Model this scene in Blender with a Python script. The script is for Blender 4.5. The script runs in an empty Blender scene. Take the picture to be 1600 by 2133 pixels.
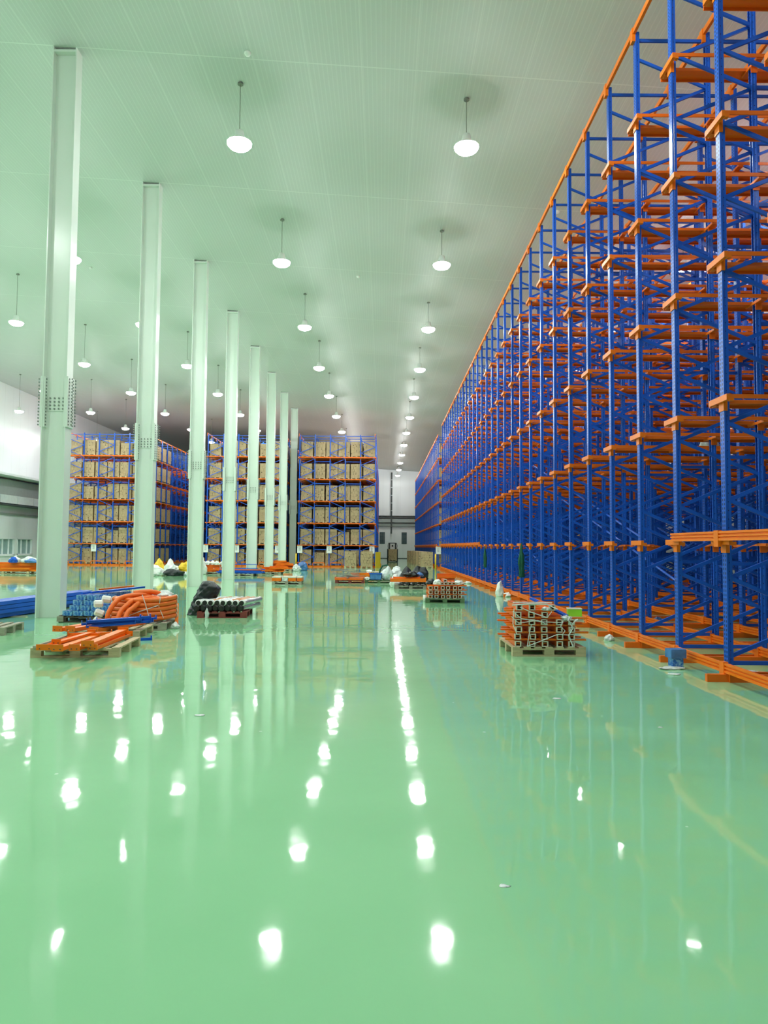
import bpy, math, random
import numpy as np
from mathutils import Vector, Matrix, noise

# ------------------------------------------------------------------ camera, light, exposure
SC = bpy.context.scene
COL = SC.collection
R = random.Random(7)
PI = math.pi

F_PX, PITCH, ROLL, YAW, EYE = 1466.0, 0.0494, 0.0078, 0.0015, 1.5

def _cam_dir(a, b, c):
    a, c = a*math.cos(ROLL)-c*math.sin(ROLL), a*math.sin(ROLL)+c*math.cos(ROLL)
    b, c = b*math.cos(PITCH)-c*math.sin(PITCH), b*math.sin(PITCH)+c*math.cos(PITCH)
    a, b = a*math.cos(YAW)+b*math.sin(YAW), -a*math.sin(YAW)+b*math.cos(YAW)
    return Vector((a, b, c))

cam_data = bpy.data.cameras.new('camera')
cam = bpy.data.objects.new('camera', cam_data)
COL.objects.link(cam)
rt, fw, up = _cam_dir(1, 0, 0), _cam_dir(0, 1, 0), _cam_dir(0, 0, 1)
M = Matrix((rt, up, -fw)).transposed().to_4x4()
M.translation = (0, 0, EYE)
cam.matrix_world = M
cam_data.sensor_fit = 'VERTICAL'
cam_data.sensor_height = 24.0
cam_data.lens = F_PX*24.0/2133.0
cam_data.clip_start = 0.05
cam_data.clip_end = 300
SC.camera = cam

world = bpy.data.worlds.new('world')
SC.world = world
world.use_nodes = True
world.node_tree.nodes['Background'].inputs[0].default_value = (0.8, 0.9, 1.0, 1)
world.node_tree.nodes['Background'].inputs[1].default_value = 0.05

SC.view_settings.view_transform = 'Standard'
SC.view_settings.look = 'None'
SC.view_settings.gamma = 1.0
SC.view_settings.use_curve_mapping = False
SC.view_settings.exposure = 0.0
LAMP_STRENGTH = 212.0

cy = SC.cycles
cy.max_bounces = 8
cy.diffuse_bounces = 4
cy.glossy_bounces = 4
cy.transmission_bounces = 4
cy.transparent_max_bounces = 8
cy.caustics_reflective = False
cy.caustics_refractive = False
cy.sample_clamp_indirect = 6.0
cy.use_denoising = True
cy.use_adaptive_sampling = True
cy.adaptive_threshold = 0.02

# ------------------------------------------------------------------ materials
def new_mat(name):
    m = bpy.data.materials.new(name)
    m.use_nodes = True
    nt = m.node_tree
    b = nt.nodes['Principled BSDF']
    return m, nt, b

def mat(name, col, rough=0.5, metal=0.0, var=0.06, scale=4.0, bump=0.0, bscale=30.0, coat=0.0, stretch=(1, 1, 1)):
    m, nt, b = new_mat(name)
    N, L = nt.nodes, nt.links
    tc = N.new('ShaderNodeTexCoord')
    mp = N.new('ShaderNodeMapping'); mp.inputs['Scale'].default_value = stretch
    L.new(tc.outputs['Object'], mp.inputs[0])
    nz = N.new('ShaderNodeTexNoise'); nz.inputs['Scale'].default_value = scale; nz.inputs['Detail'].default_value = 4
    L.new(mp.outputs[0], nz.inputs['Vector'])
    cr = N.new('ShaderNodeMapRange'); cr.inputs['To Min'].default_value = 1-var*2; cr.inputs['To Max'].default_value = 1+var*2
    L.new(nz.outputs['Fac'], cr.inputs['Value'])
    mx = N.new('ShaderNodeVectorMath'); mx.operation = 'SCALE'
    mx.inputs[0].default_value = col
    L.new(cr.outputs[0], mx.inputs['Scale'])
    L.new(mx.outputs[0], b.inputs['Base Color'])
    b.inputs['Roughness'].default_value = rough
    b.inputs['Metallic'].default_value = metal
    if name in ('blue_paint', 'orange_paint', 'orange_paint_bright'): b.inputs['Specular IOR Level'].default_value = 0.3
    if coat: b.inputs['Coat Weight'].default_value = coat
    if bump:
        n2 = N.new('ShaderNodeTexNoise'); n2.inputs['Scale'].default_value = bscale; n2.inputs['Detail'].default_value = 5
        L.new(mp.outputs[0], n2.inputs['Vector'])
        bp = N.new('ShaderNodeBump'); bp.inputs['Strength'].default_value = bump; bp.inputs['Distance'].default_value = 0.02
        L.new(n2.outputs['Fac'], bp.inputs['Height']); L.new(bp.outputs[0], b.inputs['Normal'])
    return m

MT = {}
BLUE = (0.012, 0.105, 0.60)
ORANGE = (0.87, 0.16, 0.010)
MT['blue'] = mat('blue_paint', BLUE, 0.32, var=0.05)
MT['orange'] = mat('orange_paint', ORANGE, 0.35, var=0.05)
MT['orange2'] = mat('orange_paint_bright', (0.88, 0.185, 0.006), 0.38, var=0.06)
MT['tube'] = mat('orange_tube', (0.88, 0.17, 0.02), 0.3, var=0.05)
MT['white'] = mat('white_plastic', (0.82, 0.83, 0.8), 0.45, var=0.08, bump=0.3, bscale=9)
MT['bag_white'] = mat('white_bag', (0.85, 0.86, 0.84), 0.5, var=0.08, bump=0.8, bscale=14)
MT['bag_black'] = mat('black_sack', (0.012, 0.017, 0.02), 0.38, var=0.1, bump=0.9, bscale=9)
MT['black'] = mat('black_plastic', (0.015, 0.016, 0.016), 0.4)
MT['grey'] = mat('grey_metal', (0.35, 0.38, 0.4), 0.4, 0.4)
MT['silver'] = mat('silver_foil', (0.62, 0.64, 0.66), 0.25, 0.7, var=0.2, stretch=(1, 8, 8))
MT['rollbrown'] = mat('brown_wrap', (0.5, 0.2, 0.07), 0.35, 0.2, var=0.25, stretch=(1, 8, 8))
MT['yellow'] = mat('yellow_paint', (0.85, 0.55, 0.02), 0.4)
MT['lime'] = mat('lime_box', (0.33, 0.72, 0.03), 0.45, var=0.05)
MT['netgreen'] = mat('green_net', (0.0, 0.09, 0.05), 0.7, var=0.3)
MT['col'] = mat('column_paint', (0.74, 0.80, 0.74), 0.25, var=0.02, scale=1.5)
MT['bolt'] = mat('bolt_metal', (0.22, 0.26, 0.23), 0.4, 0.5)
MT['woodlight'] = mat('pallet_wood', (0.52, 0.42, 0.26), 0.75, var=0.3, scale=3, bump=0.4, bscale=20, stretch=(1, 6, 6))
MT['woodgrey'] = mat('pallet_wood_grey', (0.33, 0.31, 0.24), 0.8, var=0.3, scale=3, bump=0.4, bscale=20, stretch=(1, 6, 6))
MT['wooddark'] = mat('pallet_wood_dark', (0.07, 0.05, 0.035), 0.7, var=0.3, scale=3)
MT['woodred'] = mat('pallet_red', (0.22, 0.035, 0.03), 0.6, var=0.25, scale=3)
MT['woodgreen'] = mat('pallet_green', (0.10, 0.17, 0.08), 0.7, var=0.3, scale=3)
MT['debris'] = mat('debris_film', (0.7, 0.75, 0.74), 0.3, var=0.3, scale=9, bump=0.8, bscale=20)
MT['bluefilm'] = mat('blue_box_plastic', (0.07, 0.2, 0.5), 0.3, var=0.4, scale=8)
MT['canopy'] = mat('lamp_metal', (0.20, 0.21, 0.18), 0.4, 0.3)
MT['shade'] = mat('lamp_shade_white', (0.85, 0.87, 0.85), 0.3)
MT['glass'] = mat('window_glass', (0.30, 0.42, 0.42), 0.15, var=0.1)
MT['glassdark'] = mat('window_glass_dark', (0.012, 0.05, 0.06), 0.15, var=0.1)
MT['frame'] = mat('window_frame', (0.78, 0.82, 0.82), 0.4)
MT['duct'] = mat('duct_grey', (0.36, 0.40, 0.38), 0.5)
MT['lightduct'] = mat('duct_white', (0.72, 0.76, 0.76), 0.5)
MT['dark'] = mat('dark_metal', (0.05, 0.06, 0.06), 0.5)
MT['paper'] = mat('placard_white', (0.85, 0.87, 0.85), 0.5, var=0.02)
MT['print'] = mat('placard_print', (0.30, 0.32, 0.33), 0.6, var=0.3, scale=80)
MT['cap'] = mat('cream_cap', (0.74, 0.66, 0.56), 0.45, var=0.08)
MT['strap'] = mat('clear_film_strip', (0.72, 0.76, 0.76), 0.25, var=0.2, scale=12)

# film wrapped blue steel
m, nt, b = new_mat('blue_under_film'); N, L = nt.nodes, nt.links
tc = N.new('ShaderNodeTexCoord'); nz = N.new('ShaderNodeTexNoise'); nz.inputs['Scale'].default_value = 14; nz.inputs['Detail'].default_value = 6
nz.inputs['Distortion'].default_value = 1.2
L.new(tc.outputs['Object'], nz.inputs['Vector'])
cr = N.new('ShaderNodeValToRGB'); cr.color_ramp.elements[0].position = 0.42; cr.color_ramp.elements[0].color = (0.02, 0.12, 0.5, 1)
cr.color_ramp.elements[1].position = 0.62; cr.color_ramp.elements[1].color = (0.25, 0.50, 0.72, 1)
L.new(nz.outputs['Fac'], cr.inputs[0]); L.new(cr.outputs[0], b.inputs['Base Color']); b.inputs['Roughness'].default_value = 0.22
bp = N.new('ShaderNodeBump'); bp.inputs['Strength'].default_value = 0.8; L.new(nz.outputs['Fac'], bp.inputs['Height']); L.new(bp.outputs[0], b.inputs['Normal'])
MT['bluewrap'] = m

# perforated upright: two columns of punched slots on the faces that point along x
m, nt, b = new_mat('perforated_blue_upright'); N, L = nt.nodes, nt.links
def mth(op, a, bb=None, c=None):
    n = N.new('ShaderNodeMath'); n.operation = op
    for i, v in enumerate((a, bb, c)):
        if v is None: continue
        if isinstance(v, (int, float)): n.inputs[i].default_value = v
        else: L.new(v, n.inputs[i])
    return n.outputs[0]
tc = N.new('ShaderNodeTexCoord'); sp = N.new('ShaderNodeSeparateXYZ'); L.new(tc.outputs['Object'], sp.inputs[0])
spn = N.new('ShaderNodeSeparateXYZ'); L.new(tc.outputs['Normal'], spn.inputs[0])
fz = mth('ABSOLUTE', mth('SUBTRACT', mth('FRACT', mth('DIVIDE', sp.outputs[2], 0.05)), 0.5))
zin = mth('LESS_THAN', fz, 0.28)
dy = mth('ABSOLUTE', mth('SUBTRACT', mth('ABSOLUTE', sp.outputs[1]), 0.023))
yin = mth('LESS_THAN', dy, 0.0095)
nx = mth('GREATER_THAN', mth('ABSOLUTE', spn.outputs[0]), 0.6)
hole = mth('MULTIPLY', mth('MULTIPLY', zin, yin), nx)
fz2 = mth('LESS_THAN', mth('ABSOLUTE', mth('SUBTRACT', mth('FRACT', mth('DIVIDE', sp.outputs[2], 0.10)), 0.5)), 0.06)
yin2 = mth('LESS_THAN', mth('ABSOLUTE', sp.outputs[0]), 0.005)
ny = mth('GREATER_THAN', mth('ABSOLUTE', spn.outputs[1]), 0.6)
hole2 = mth('MULTIPLY', mth('MULTIPLY', fz2, yin2), ny)
hole = mth('MAXIMUM', hole, hole2)
mx = N.new('ShaderNodeMix'); mx.data_type = 'RGBA'
mx.inputs[6].default_value = (*BLUE, 1); mx.inputs[7].default_value = (0.002, 0.01, 0.05, 1)
L.new(hole, mx.inputs[0]); L.new(mx.outputs[2], b.inputs['Base Color']); b.inputs['Roughness'].default_value = 0.28; b.inputs['Specular IOR Level'].default_value = 0.3
MT['upright'] = m

# cartons
m, nt, b = new_mat('carton_board'); N, L = nt.nodes, nt.links
tc = N.new('ShaderNodeTexCoord'); oi = N.new('ShaderNodeObjectInfo')
va = N.new('ShaderNodeVectorMath'); va.operation = 'ADD'; L.new(tc.outputs['Object'], va.inputs[0])
vs = N.new('ShaderNodeVectorMath'); vs.operation = 'SCALE'; vs.inputs[0].default_value = (7, 3, 5); L.new(oi.outputs['Random'], vs.inputs['Scale']); L.new(vs.outputs[0], va.inputs[1])
vo = N.new('ShaderNodeTexVoronoi'); vo.inputs['Scale'].default_value = 5.5; L.new(va.outputs[0], vo.inputs['Vector'])
dots = N.new('ShaderNodeMapRange'); dots.inputs['From Min'].default_value = 0.14; dots.inputs['From Max'].default_value = 0.24
L.new(vo.outputs['Distance'], dots.inputs['Value'])
nz = N.new('ShaderNodeTexNoise'); nz.inputs['Scale'].default_value = 3.0; L.new(va.outputs[0], nz.inputs['Vector'])
mr = N.new('ShaderNodeMapRange'); mr.inputs['To Min'].default_value = 0.8; mr.inputs['To Max'].default_value = 1.2; L.new(nz.outputs['Fac'], mr.inputs['Value'])
c1 = N.new('ShaderNodeMix'); c1.data_type = 'RGBA'; c1.inputs[6].default_value = (0.06, 0.035, 0.02, 1); c1.inputs[7].default_value = (0.47, 0.335, 0.19, 1)
L.new(dots.outputs[0], c1.inputs[0])
c2 = N.new('ShaderNodeVectorMath'); c2.operation = 'SCALE'; L.new(c1.outputs[2], c2.inputs[0]); L.new(mr.outputs[0], c2.inputs['Scale'])
L.new(c2.outputs[0], b.inputs['Base Color']); b.inputs['Roughness'].default_value = 0.7
MT['carton'] = m

# lamp lens
m = bpy.data.materials.new('lamp_lens'); m.use_nodes = True; nt = m.node_tree
nt.nodes.remove(nt.nodes['Principled BSDF'])
em = nt.nodes.new('ShaderNodeEmission'); em.inputs[0].default_value = (0.95, 1.0, 0.96, 1); em.inputs[1].default_value = LAMP_STRENGTH
nt.links.new(em.outputs[0], nt.nodes['Material Output'].inputs[0])
MT['lens'] = m

# glossy green epoxy floor
m, nt, b = new_mat('green_epoxy_floor'); N, L = nt.nodes, nt.links
tc = N.new('ShaderNodeTexCoord')
nz = N.new('ShaderNodeTexNoise'); nz.inputs['Scale'].default_value = 0.55; nz.inputs['Detail'].default_value = 6; L.new(tc.outputs['Object'], nz.inputs['Vector'])
cr = N.new('ShaderNodeValToRGB')
cr.color_ramp.elements[0].position = 0.3; cr.color_ramp.elements[0].color = (0.245, 0.55, 0.29, 1)
cr.color_ramp.elements[1].position = 0.75; cr.color_ramp.elements[1].color = (0.285, 0.605, 0.33, 1)
L.new(nz.outputs['Fac'], cr.inputs[0])
# pale specks and scuffs
vo = N.new('ShaderNodeTexVoronoi'); vo.inputs['Scale'].default_value = 1.6; L.new(tc.outputs['Object'], vo.inputs['Vector'])
lt = N.new('ShaderNodeMath'); lt.operation = 'LESS_THAN'; lt.inputs[1].default_value = 0.022; L.new(vo.outputs['Distance'], lt.inputs[0])
mxs = N.new('ShaderNodeMix'); mxs.data_type = 'RGBA'; L.new(lt.outputs[0], mxs.inputs[0]); L.new(cr.outputs[0], mxs.inputs[6]); mxs.inputs[7].default_value = (0.5, 0.75, 0.55, 1)
L.new(mxs.outputs[2], b.inputs['Base Color'])
# slow swell plus cross ripple of the hand-trowelled coat
b1 = N.new('ShaderNodeTexNoise'); b1.inputs['Scale'].default_value = 2.0; b1.inputs['Detail'].default_value = 2; L.new(tc.outputs['Object'], b1.inputs['Vector'])
b2 = N.new('ShaderNodeTexNoise'); b2.inputs['Scale'].default_value = 9.0; b2.inputs['Detail'].default_value = 3; L.new(tc.outputs['Object'], b2.inputs['Vector'])
ad = N.new('ShaderNodeMath'); ad.operation = 'MULTIPLY_ADD'; L.new(b2.outputs['Fac'], ad.inputs[0]); ad.inputs[1].default_value = 0.04; L.new(b1.outputs['Fac'], ad.inputs[2])
bp = N.new('ShaderNodeBump'); bp.inputs['Strength'].default_value = 1.0; bp.inputs['Distance'].default_value = 0.0028
L.new(ad.outputs[0], bp.inputs['Height']); L.new(bp.outputs[0], b.inputs['Normal'])
rr = N.new('ShaderNodeMapRange'); rr.inputs['To Min'].default_value = 0.015; rr.inputs['To Max'].default_value = 0.075; L.new(nz.outputs['Fac'], rr.inputs['Value'])
L.new(rr.outputs[0], b.inputs['Roughness'])
b.inputs['IOR'].default_value = 1.5
MT['floor'] = m

# insulated sandwich-panel ceiling: fine ribs along the hall, joint every 1.15 m, cross joint every 5.54 m
m, nt, b = new_mat('ceiling_panels'); N, L = nt.nodes, nt.links
tc = N.new('ShaderNodeTexCoord'); sp = N.new('ShaderNodeSeparateXYZ'); L.new(tc.outputs['Object'], sp.inputs[0])
def line(coord, off, period, w):
    f = mth('FRACT', mth('DIVIDE', mth('ADD', coord, off), period))
    return mth('LESS_THAN', mth('ABSOLUTE', mth('SUBTRACT', f, 0.5)), w/period/2)
l1 = line(sp.outputs[0], 100.0, 1.15, 0.022)
l2 = line(sp.outputs[1], 100*5.5425-14.4-2.77+0.0, 5.5425, 0.03)
rib = mth('MULTIPLY', line(sp.outputs[0], 100.0, 0.096, 0.02), 0.35)
ln = mth('MAXIMUM', mth('MAXIMUM', mth('MULTIPLY', l1, 0.6), l2), rib)
nz = N.new('ShaderNodeTexNoise'); nz.inputs['Scale'].default_value = 0.2; L.new(tc.outputs['Object'], nz.inputs['Vector'])
mx = N.new('ShaderNodeMix'); mx.data_type = 'RGBA'; L.new(ln, mx.inputs[0])
mx.inputs[6].default_value = (0.60, 0.61, 0.60, 1); mx.inputs[7].default_value = (0.72, 0.73, 0.71, 1)
L.new(mx.outputs[2], b.inputs['Base Color']); b.inputs['Roughness'].default_value = 0.5; b.inputs['Specular IOR Level'].default_value = 0.18
bp = N.new('ShaderNodeBump'); bp.inputs['Strength'].default_value = 0.35; bp.inputs['Distance'].default_value = 0.004
L.new(ln, bp.inputs['Height']); L.new(bp.outputs[0], b.inputs['Normal'])
MT['ceiling'] = m

# white wall panels with vertical joints
m, nt, b = new_mat('wall_panels'); N, L = nt.nodes, nt.links
tc = N.new('ShaderNodeTexCoord'); sp = N.new('ShaderNodeSeparateXYZ'); L.new(tc.outputs['Object'], sp.inputs[0])
s = mth('ADD', sp.outputs[0], sp.outputs[1])
ln = line(s, 100.0, 1.15, 0.015)
mx = N.new('ShaderNodeMix'); mx.data_type = 'RGBA'; L.new(ln, mx.inputs[0])
mx.inputs[6].default_value = (0.86, 0.88, 0.89, 1); mx.inputs[7].default_value = (0.70, 0.72, 0.73, 1)
L.new(mx.outputs[2], b.inputs['Base Color']); b.inputs['Roughness'].default_value = 0.35
MT['wall'] = m

# ------------------------------------------------------------------ mesh helpers
class MB:
    def __init__(s): s.v = []; s.f = []
    def add(s, vs, fs):
        n = len(s.v); s.v += [tuple(p) for p in vs]; s.f += [tuple(i+n for i in q) for q in fs]; return s
    def box(s, x0, y0, z0, x1, y1, z1):
        v = [(x0,y0,z0),(x1,y0,z0),(x1,y1,z0),(x0,y1,z0),(x0,y0,z1),(x1,y0,z1),(x1,y1,z1),(x0,y1,z1)]
        return s.add(v, [(0,3,2,1),(4,5,6,7),(0,1,5,4),(1,2,6,5),(2,3,7,6),(3,0,4,7)])
    def cbox(s, c, d):
        return s.box(c[0]-d[0]/2, c[1]-d[1]/2, c[2]-d[2]/2, c[0]+d[0]/2, c[1]+d[1]/2, c[2]+d[2]/2)
    def bar(s, p, q, w, h, up=(0, 0, 1)):
        p, q = Vector(p), Vector(q); d = (q-p).normalized(); u = Vector(up)
        sd = d.cross(u)
        if sd.length < 1e-4: sd = d.cross(Vector((1, 0, 0)))
        sd.normalize(); u = sd.cross(d).normalized()
        v = [c + a*sd*w/2 + b_*u*h/2 for c in (p, q) for a, b_ in ((-1,-1),(1,-1),(1,1),(-1,1))]
        return s.add(v, [(0,1,2,3),(7,6,5,4),(0,4,5,1),(1,5,6,2),(2,6,7,3),(3,7,4,0)])
    def prism(s, prof, axis, a, b_):
        """closed 2-D profile swept along axis ('x','y','z') from a to b_"""
        n = len(prof)
        def P(u, v_, t): return {'x': (t, u, v_), 'y': (u, t, v_), 'z': (u, v_, t)}[axis]
        v = [P(u, w, a) for u, w in prof] + [P(u, w, b_) for u, w in prof]
        fs = [(i, (i+1) % n, n+(i+1) % n, n+i) for i in range(n)]
        s.add(v, fs)
        k = len(s.v)-2*n
        s.f.append(tuple(range(k+n-1, k-1, -1))); s.f.append(tuple(range(k+n, k+2*n)))
        return s
    def tube(s, pts, r, n=8, caps=True):
        pts = [Vector(p) for p in pts]; base = len(s.v); ref = Vector((0.0123, 0.02, 1))
        rs = r if isinstance(r, (list, tuple)) else [r]*len(pts)
        prev = None
        for i, p in enumerate(pts):
            d = (pts[min(i+1, len(pts)-1)]-pts[max(i-1, 0)]).normalized()
            if prev is None:
                a = d.cross(ref)
                if a.length < 0.05: a = d.cross(Vector((1, 0, 0)))
            else: a = prev - d*prev.dot(d)
            a.normalize(); prev = a; c = d.cross(a)
            for k in range(n):
                t = 2*PI*k/n; s.v.append(tuple(p+rs[i]*(math.cos(t)*a+math.sin(t)*c)))
        for i in range(len(pts)-1):
            for k in range(n):
                k2 = (k+1) % n
                s.f.append((base+i*n+k, base+i*n+k2, base+(i+1)*n+k2, base+(i+1)*n+k))
        if caps:
            s.f.append(tuple(base+k for k in range(n-1, -1, -1)))
            e = base+(len(pts)-1)*n; s.f.append(tuple(e+k for k in range(n)))
        return s
    def lathe(s, prof, n=16, c=(0, 0, 0)):
        base = len(s.v)
        for r, z in prof:
            for k in range(n):
                t = 2*PI*k/n; s.v.append((c[0]+r*math.cos(t), c[1]+r*math.sin(t), c[2]+z))
        for i in range(len(prof)-1):
            for k in range(n):
                k2 = (k+1) % n
                s.f.append((base+i*n+k, base+i*n+k2, base+(i+1)*n+k2, base+(i+1)*n+k))
        s.f.append(tuple(base+k for k in range(n-1, -1, -1)))
        e = base+(len(prof)-1)*n; s.f.append(tuple(e+k for k in range(n)))
        return s
    def mesh(s, name, m, smooth=False):
        me = bpy.data.meshes.new(name); me.from_pydata(s.v, [], s.f); me.materials.append(MT[m])
        import bmesh
        bm = bmesh.new(); bm.from_mesh(me); bmesh.ops.recalc_face_normals(bm, faces=bm.faces); bm.to_mesh(me); bm.free()
        if smooth:
            me.polygons.foreach_set('use_smooth', [True]*len(me.polygons))
        me.update(); return me

def link(name, me, parent=None, loc=(0, 0, 0), rot=(0, 0, 0)):
    o = bpy.data.objects.new(name, me); COL.objects.link(o)
    o.location = loc; o.rotation_euler = rot
    if parent: o.parent = parent
    return o

def tag(o, label=None, cat=None, group=None, kind=None):
    if label: o['label'] = label
    if cat: o['category'] = cat
    if group: o['group'] = group
    if kind: o['kind'] = kind
    return o

def empty(name, loc, rz=0, **k):
    o = bpy.data.objects.new(name, None); COL.objects.link(o); o.location = loc; o.rotation_euler = (0, 0, rz)
    o.empty_display_size = 0.1
    return tag(o, **k)

ORD = ['first', 'second', 'third', 'fourth', 'fifth', 'sixth', 'seventh', 'eighth', 'ninth', 'tenth', 'eleventh', 'twelfth',
       'thirteenth', 'fourteenth', 'fifteenth', 'sixteenth', 'seventeenth', 'eighteenth', 'nineteenth', 'twentieth'] + ['%dth' % i for i in range(21, 60)]

# ------------------------------------------------------------------ the hall
XL, XR, YB, YE = -28.0, 18.6, -14.0, 91.5
def ceil_z(x): return 11.6-0.062*x
g = MB().box(XL-0.3, YB-0.3, -0.3, XR+0.3, YE+0.3, 0)
tag(link('floor', g.mesh('floor', 'floor')), kind='structure')
x0, x1 = XL-0.3, XR+0.3
g = MB().prism([(x0, ceil_z(x0)), (x1, ceil_z(x1)), (x1, ceil_z(x1)+0.3), (x0, ceil_z(x0)+0.3)], 'y', YB-0.3, YE+0.3)
tag(link('ceiling', g.mesh('ceiling', 'ceiling')), kind='structure')

# left wall with two real window openings
WZ0, WZ1 = 0.66, 1.92
WIN = [(51.3, 53.6), (54.0, 56.3)]
g = MB(); zt = ceil_z(XL)+0.02
g.box(XL-0.3, YB, 0, XL, WIN[0][0], zt).box(XL-0.3, WIN[0][1], 0, XL, WIN[1][0], zt).box(XL-0.3, WIN[1][1], 0, XL, YE, zt)
for a, b_ in WIN: g.box(XL-0.3, a, 0, XL, b_, WZ0).box(XL-0.3, a, WZ1, XL, b_, zt)
tag(link('wall_left', g.mesh('wall_left', 'wall')), kind='structure')
for i, (a, b_) in enumerate(WIN):
    w = empty('window_%d' % (i+1), (XL, (a+b_)/2, WZ0), kind='structure')
    h = (b_-a)/2; H = WZ1-WZ0
    f = MB().box(-0.12, -h, 0, 0.03, h, 0.09).box(-0.12, -h, H-0.07, 0.03, h, H).box(-0.12, -h, 0, 0.03, -h+0.07, H).box(-0.12, h-0.07, 0, 0.03, h, H)
    for t in (-0.4, 0.35): f.box(-0.1, t*2*h/2-0.03, 0.05, 0.0, t*2*h/2+0.03, H-0.05)
    link('window_frame', f.mesh('window_frame', 'frame'), w)
    link('glass_pane', MB().box(-0.14, -h, 0, -0.12, h, H).mesh('pane', 'glass'), w)
    link('window_sill', MB().box(-0.05, -h-0.05, -0.08, 0.08, h+0.05, 0.0).mesh('sill', 'frame'), w)
tag(link('wall_right', MB().box(XR, YB, 0, XR+0.3, YE, ceil_z(XR)+0.02).mesh('wall_right', 'wall')), kind='structure')
g = MB().prism([(XL-0.3, 0), (XR+0.3, 0), (XR+0.3, ceil_z(XR)), (XL-0.3, ceil_z(XL))], 'y', YB-0.3, YB)
tag(link('wall_back', g.mesh('wall_back', 'wall')), kind='structure')
g = MB().prism([(XL-0.3, 0), (XR+0.3, 0), (XR+0.3, ceil_z(XR)), (XL-0.3, ceil_z(XL))], 'y', YE, YE+0.3)
tag(link('wall_far', g.mesh('wall_far', 'wall')), kind='structure')
tag(link('trim_1', MB().box(XL, YE-0.35, 0, XR, YE, 3.72).mesh('low_wall', 'wall')), kind='structure')
tag(link('baseboard_far', MB().box(XL, YE-0.40, 0, XR, YE-0.35, 0.07).mesh('base', 'dark')), kind='structure')
for i, xc in enumerate((-0.07, 2.77)):
    w = empty('window_%d' % (i+3), (xc, YE-0.36, 1.88), kind='structure')
    link('glass_pane', MB().box(-0.33, -0.02, 0, 0.33, 0.0, 1.5).mesh('pane', 'glassdark'), w)
    f = MB()
    for k in range(6): f.box(-0.33+k*0.132-0.008, -0.035, 0, -0.33+k*0.132+0.008, -0.02, 1.5)
    for k in range(10): f.box(-0.33, -0.035, k*0.1667-0.008, 0.33, -0.02, k*0.1667+0.008)
    link('window_grid', f.mesh('grid', 'duct'), w)
# services on the far wall
t = empty('wall_duct', (0, YE, 4.2), label='long grey horizontal duct run along the far white end wall', cat='duct')
link('duct_body', MB().box(XL, -0.6, 0.45, XR, 0, 0.9).mesh('d', 'duct'), t)
link('upper_rail', MB().box(XL, -0.5, 1.0, XR, 0, 1.12).mesh('d', 'dark'), t)
link('top_strip', MB().box(XL, -0.4, 1.28, XR, 0, 1.34).mesh('d', 'dark'), t)
link('lower_band', MB().box(XL, -0.45, 0.02, XR, 0, 0.34).mesh('d', 'duct'), t)
t = empty('wall_pipe', (1.1, YE-0.7, 3.2), label='dark vertical segmented pipe down the middle of the far end wall', cat='pipe')
for k in range(8):
    link('pipe_segment', MB().box(-0.1, -0.05, k*1.0, 0.1, 0.05, k*1.0+0.92).mesh('p', 'dark'), t)
link('pipe_core', MB().box(-0.04, 0, 0, 0.04, 0.08, 8.0).mesh('p', 'lightduct'), t)
# services on the left wall
t = empty('wall_duct', (XL, 40, 0), label='white boxed duct line on the left wall above the windows', cat='duct')
link('roof_strip', MB().box(0, -50, 6.35, 1.5, 51, 6.5).mesh('d', 'lightduct'), t)
link('grey_band', MB().box(0, -50, 5.1, 0.5, 51, 6.2).mesh('d', 'duct'), t)
for k in range(26): link('white_panel', MB().box(0, -38+k*2.4, 4.45, 0.8, -38+k*2.4+2.33, 5.05).mesh('d', 'lightduct'), t)
link('dark_strip', MB().box(0, -50, 4.32, 0.9, 51, 4.40).mesh('d', 'dark'), t)  # solid dark strip below the white panels
link('lower_strip', MB().box(0, -50, 3.65, 0.12, 51, 3.8).mesh('d', 'duct'), t)

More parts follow.
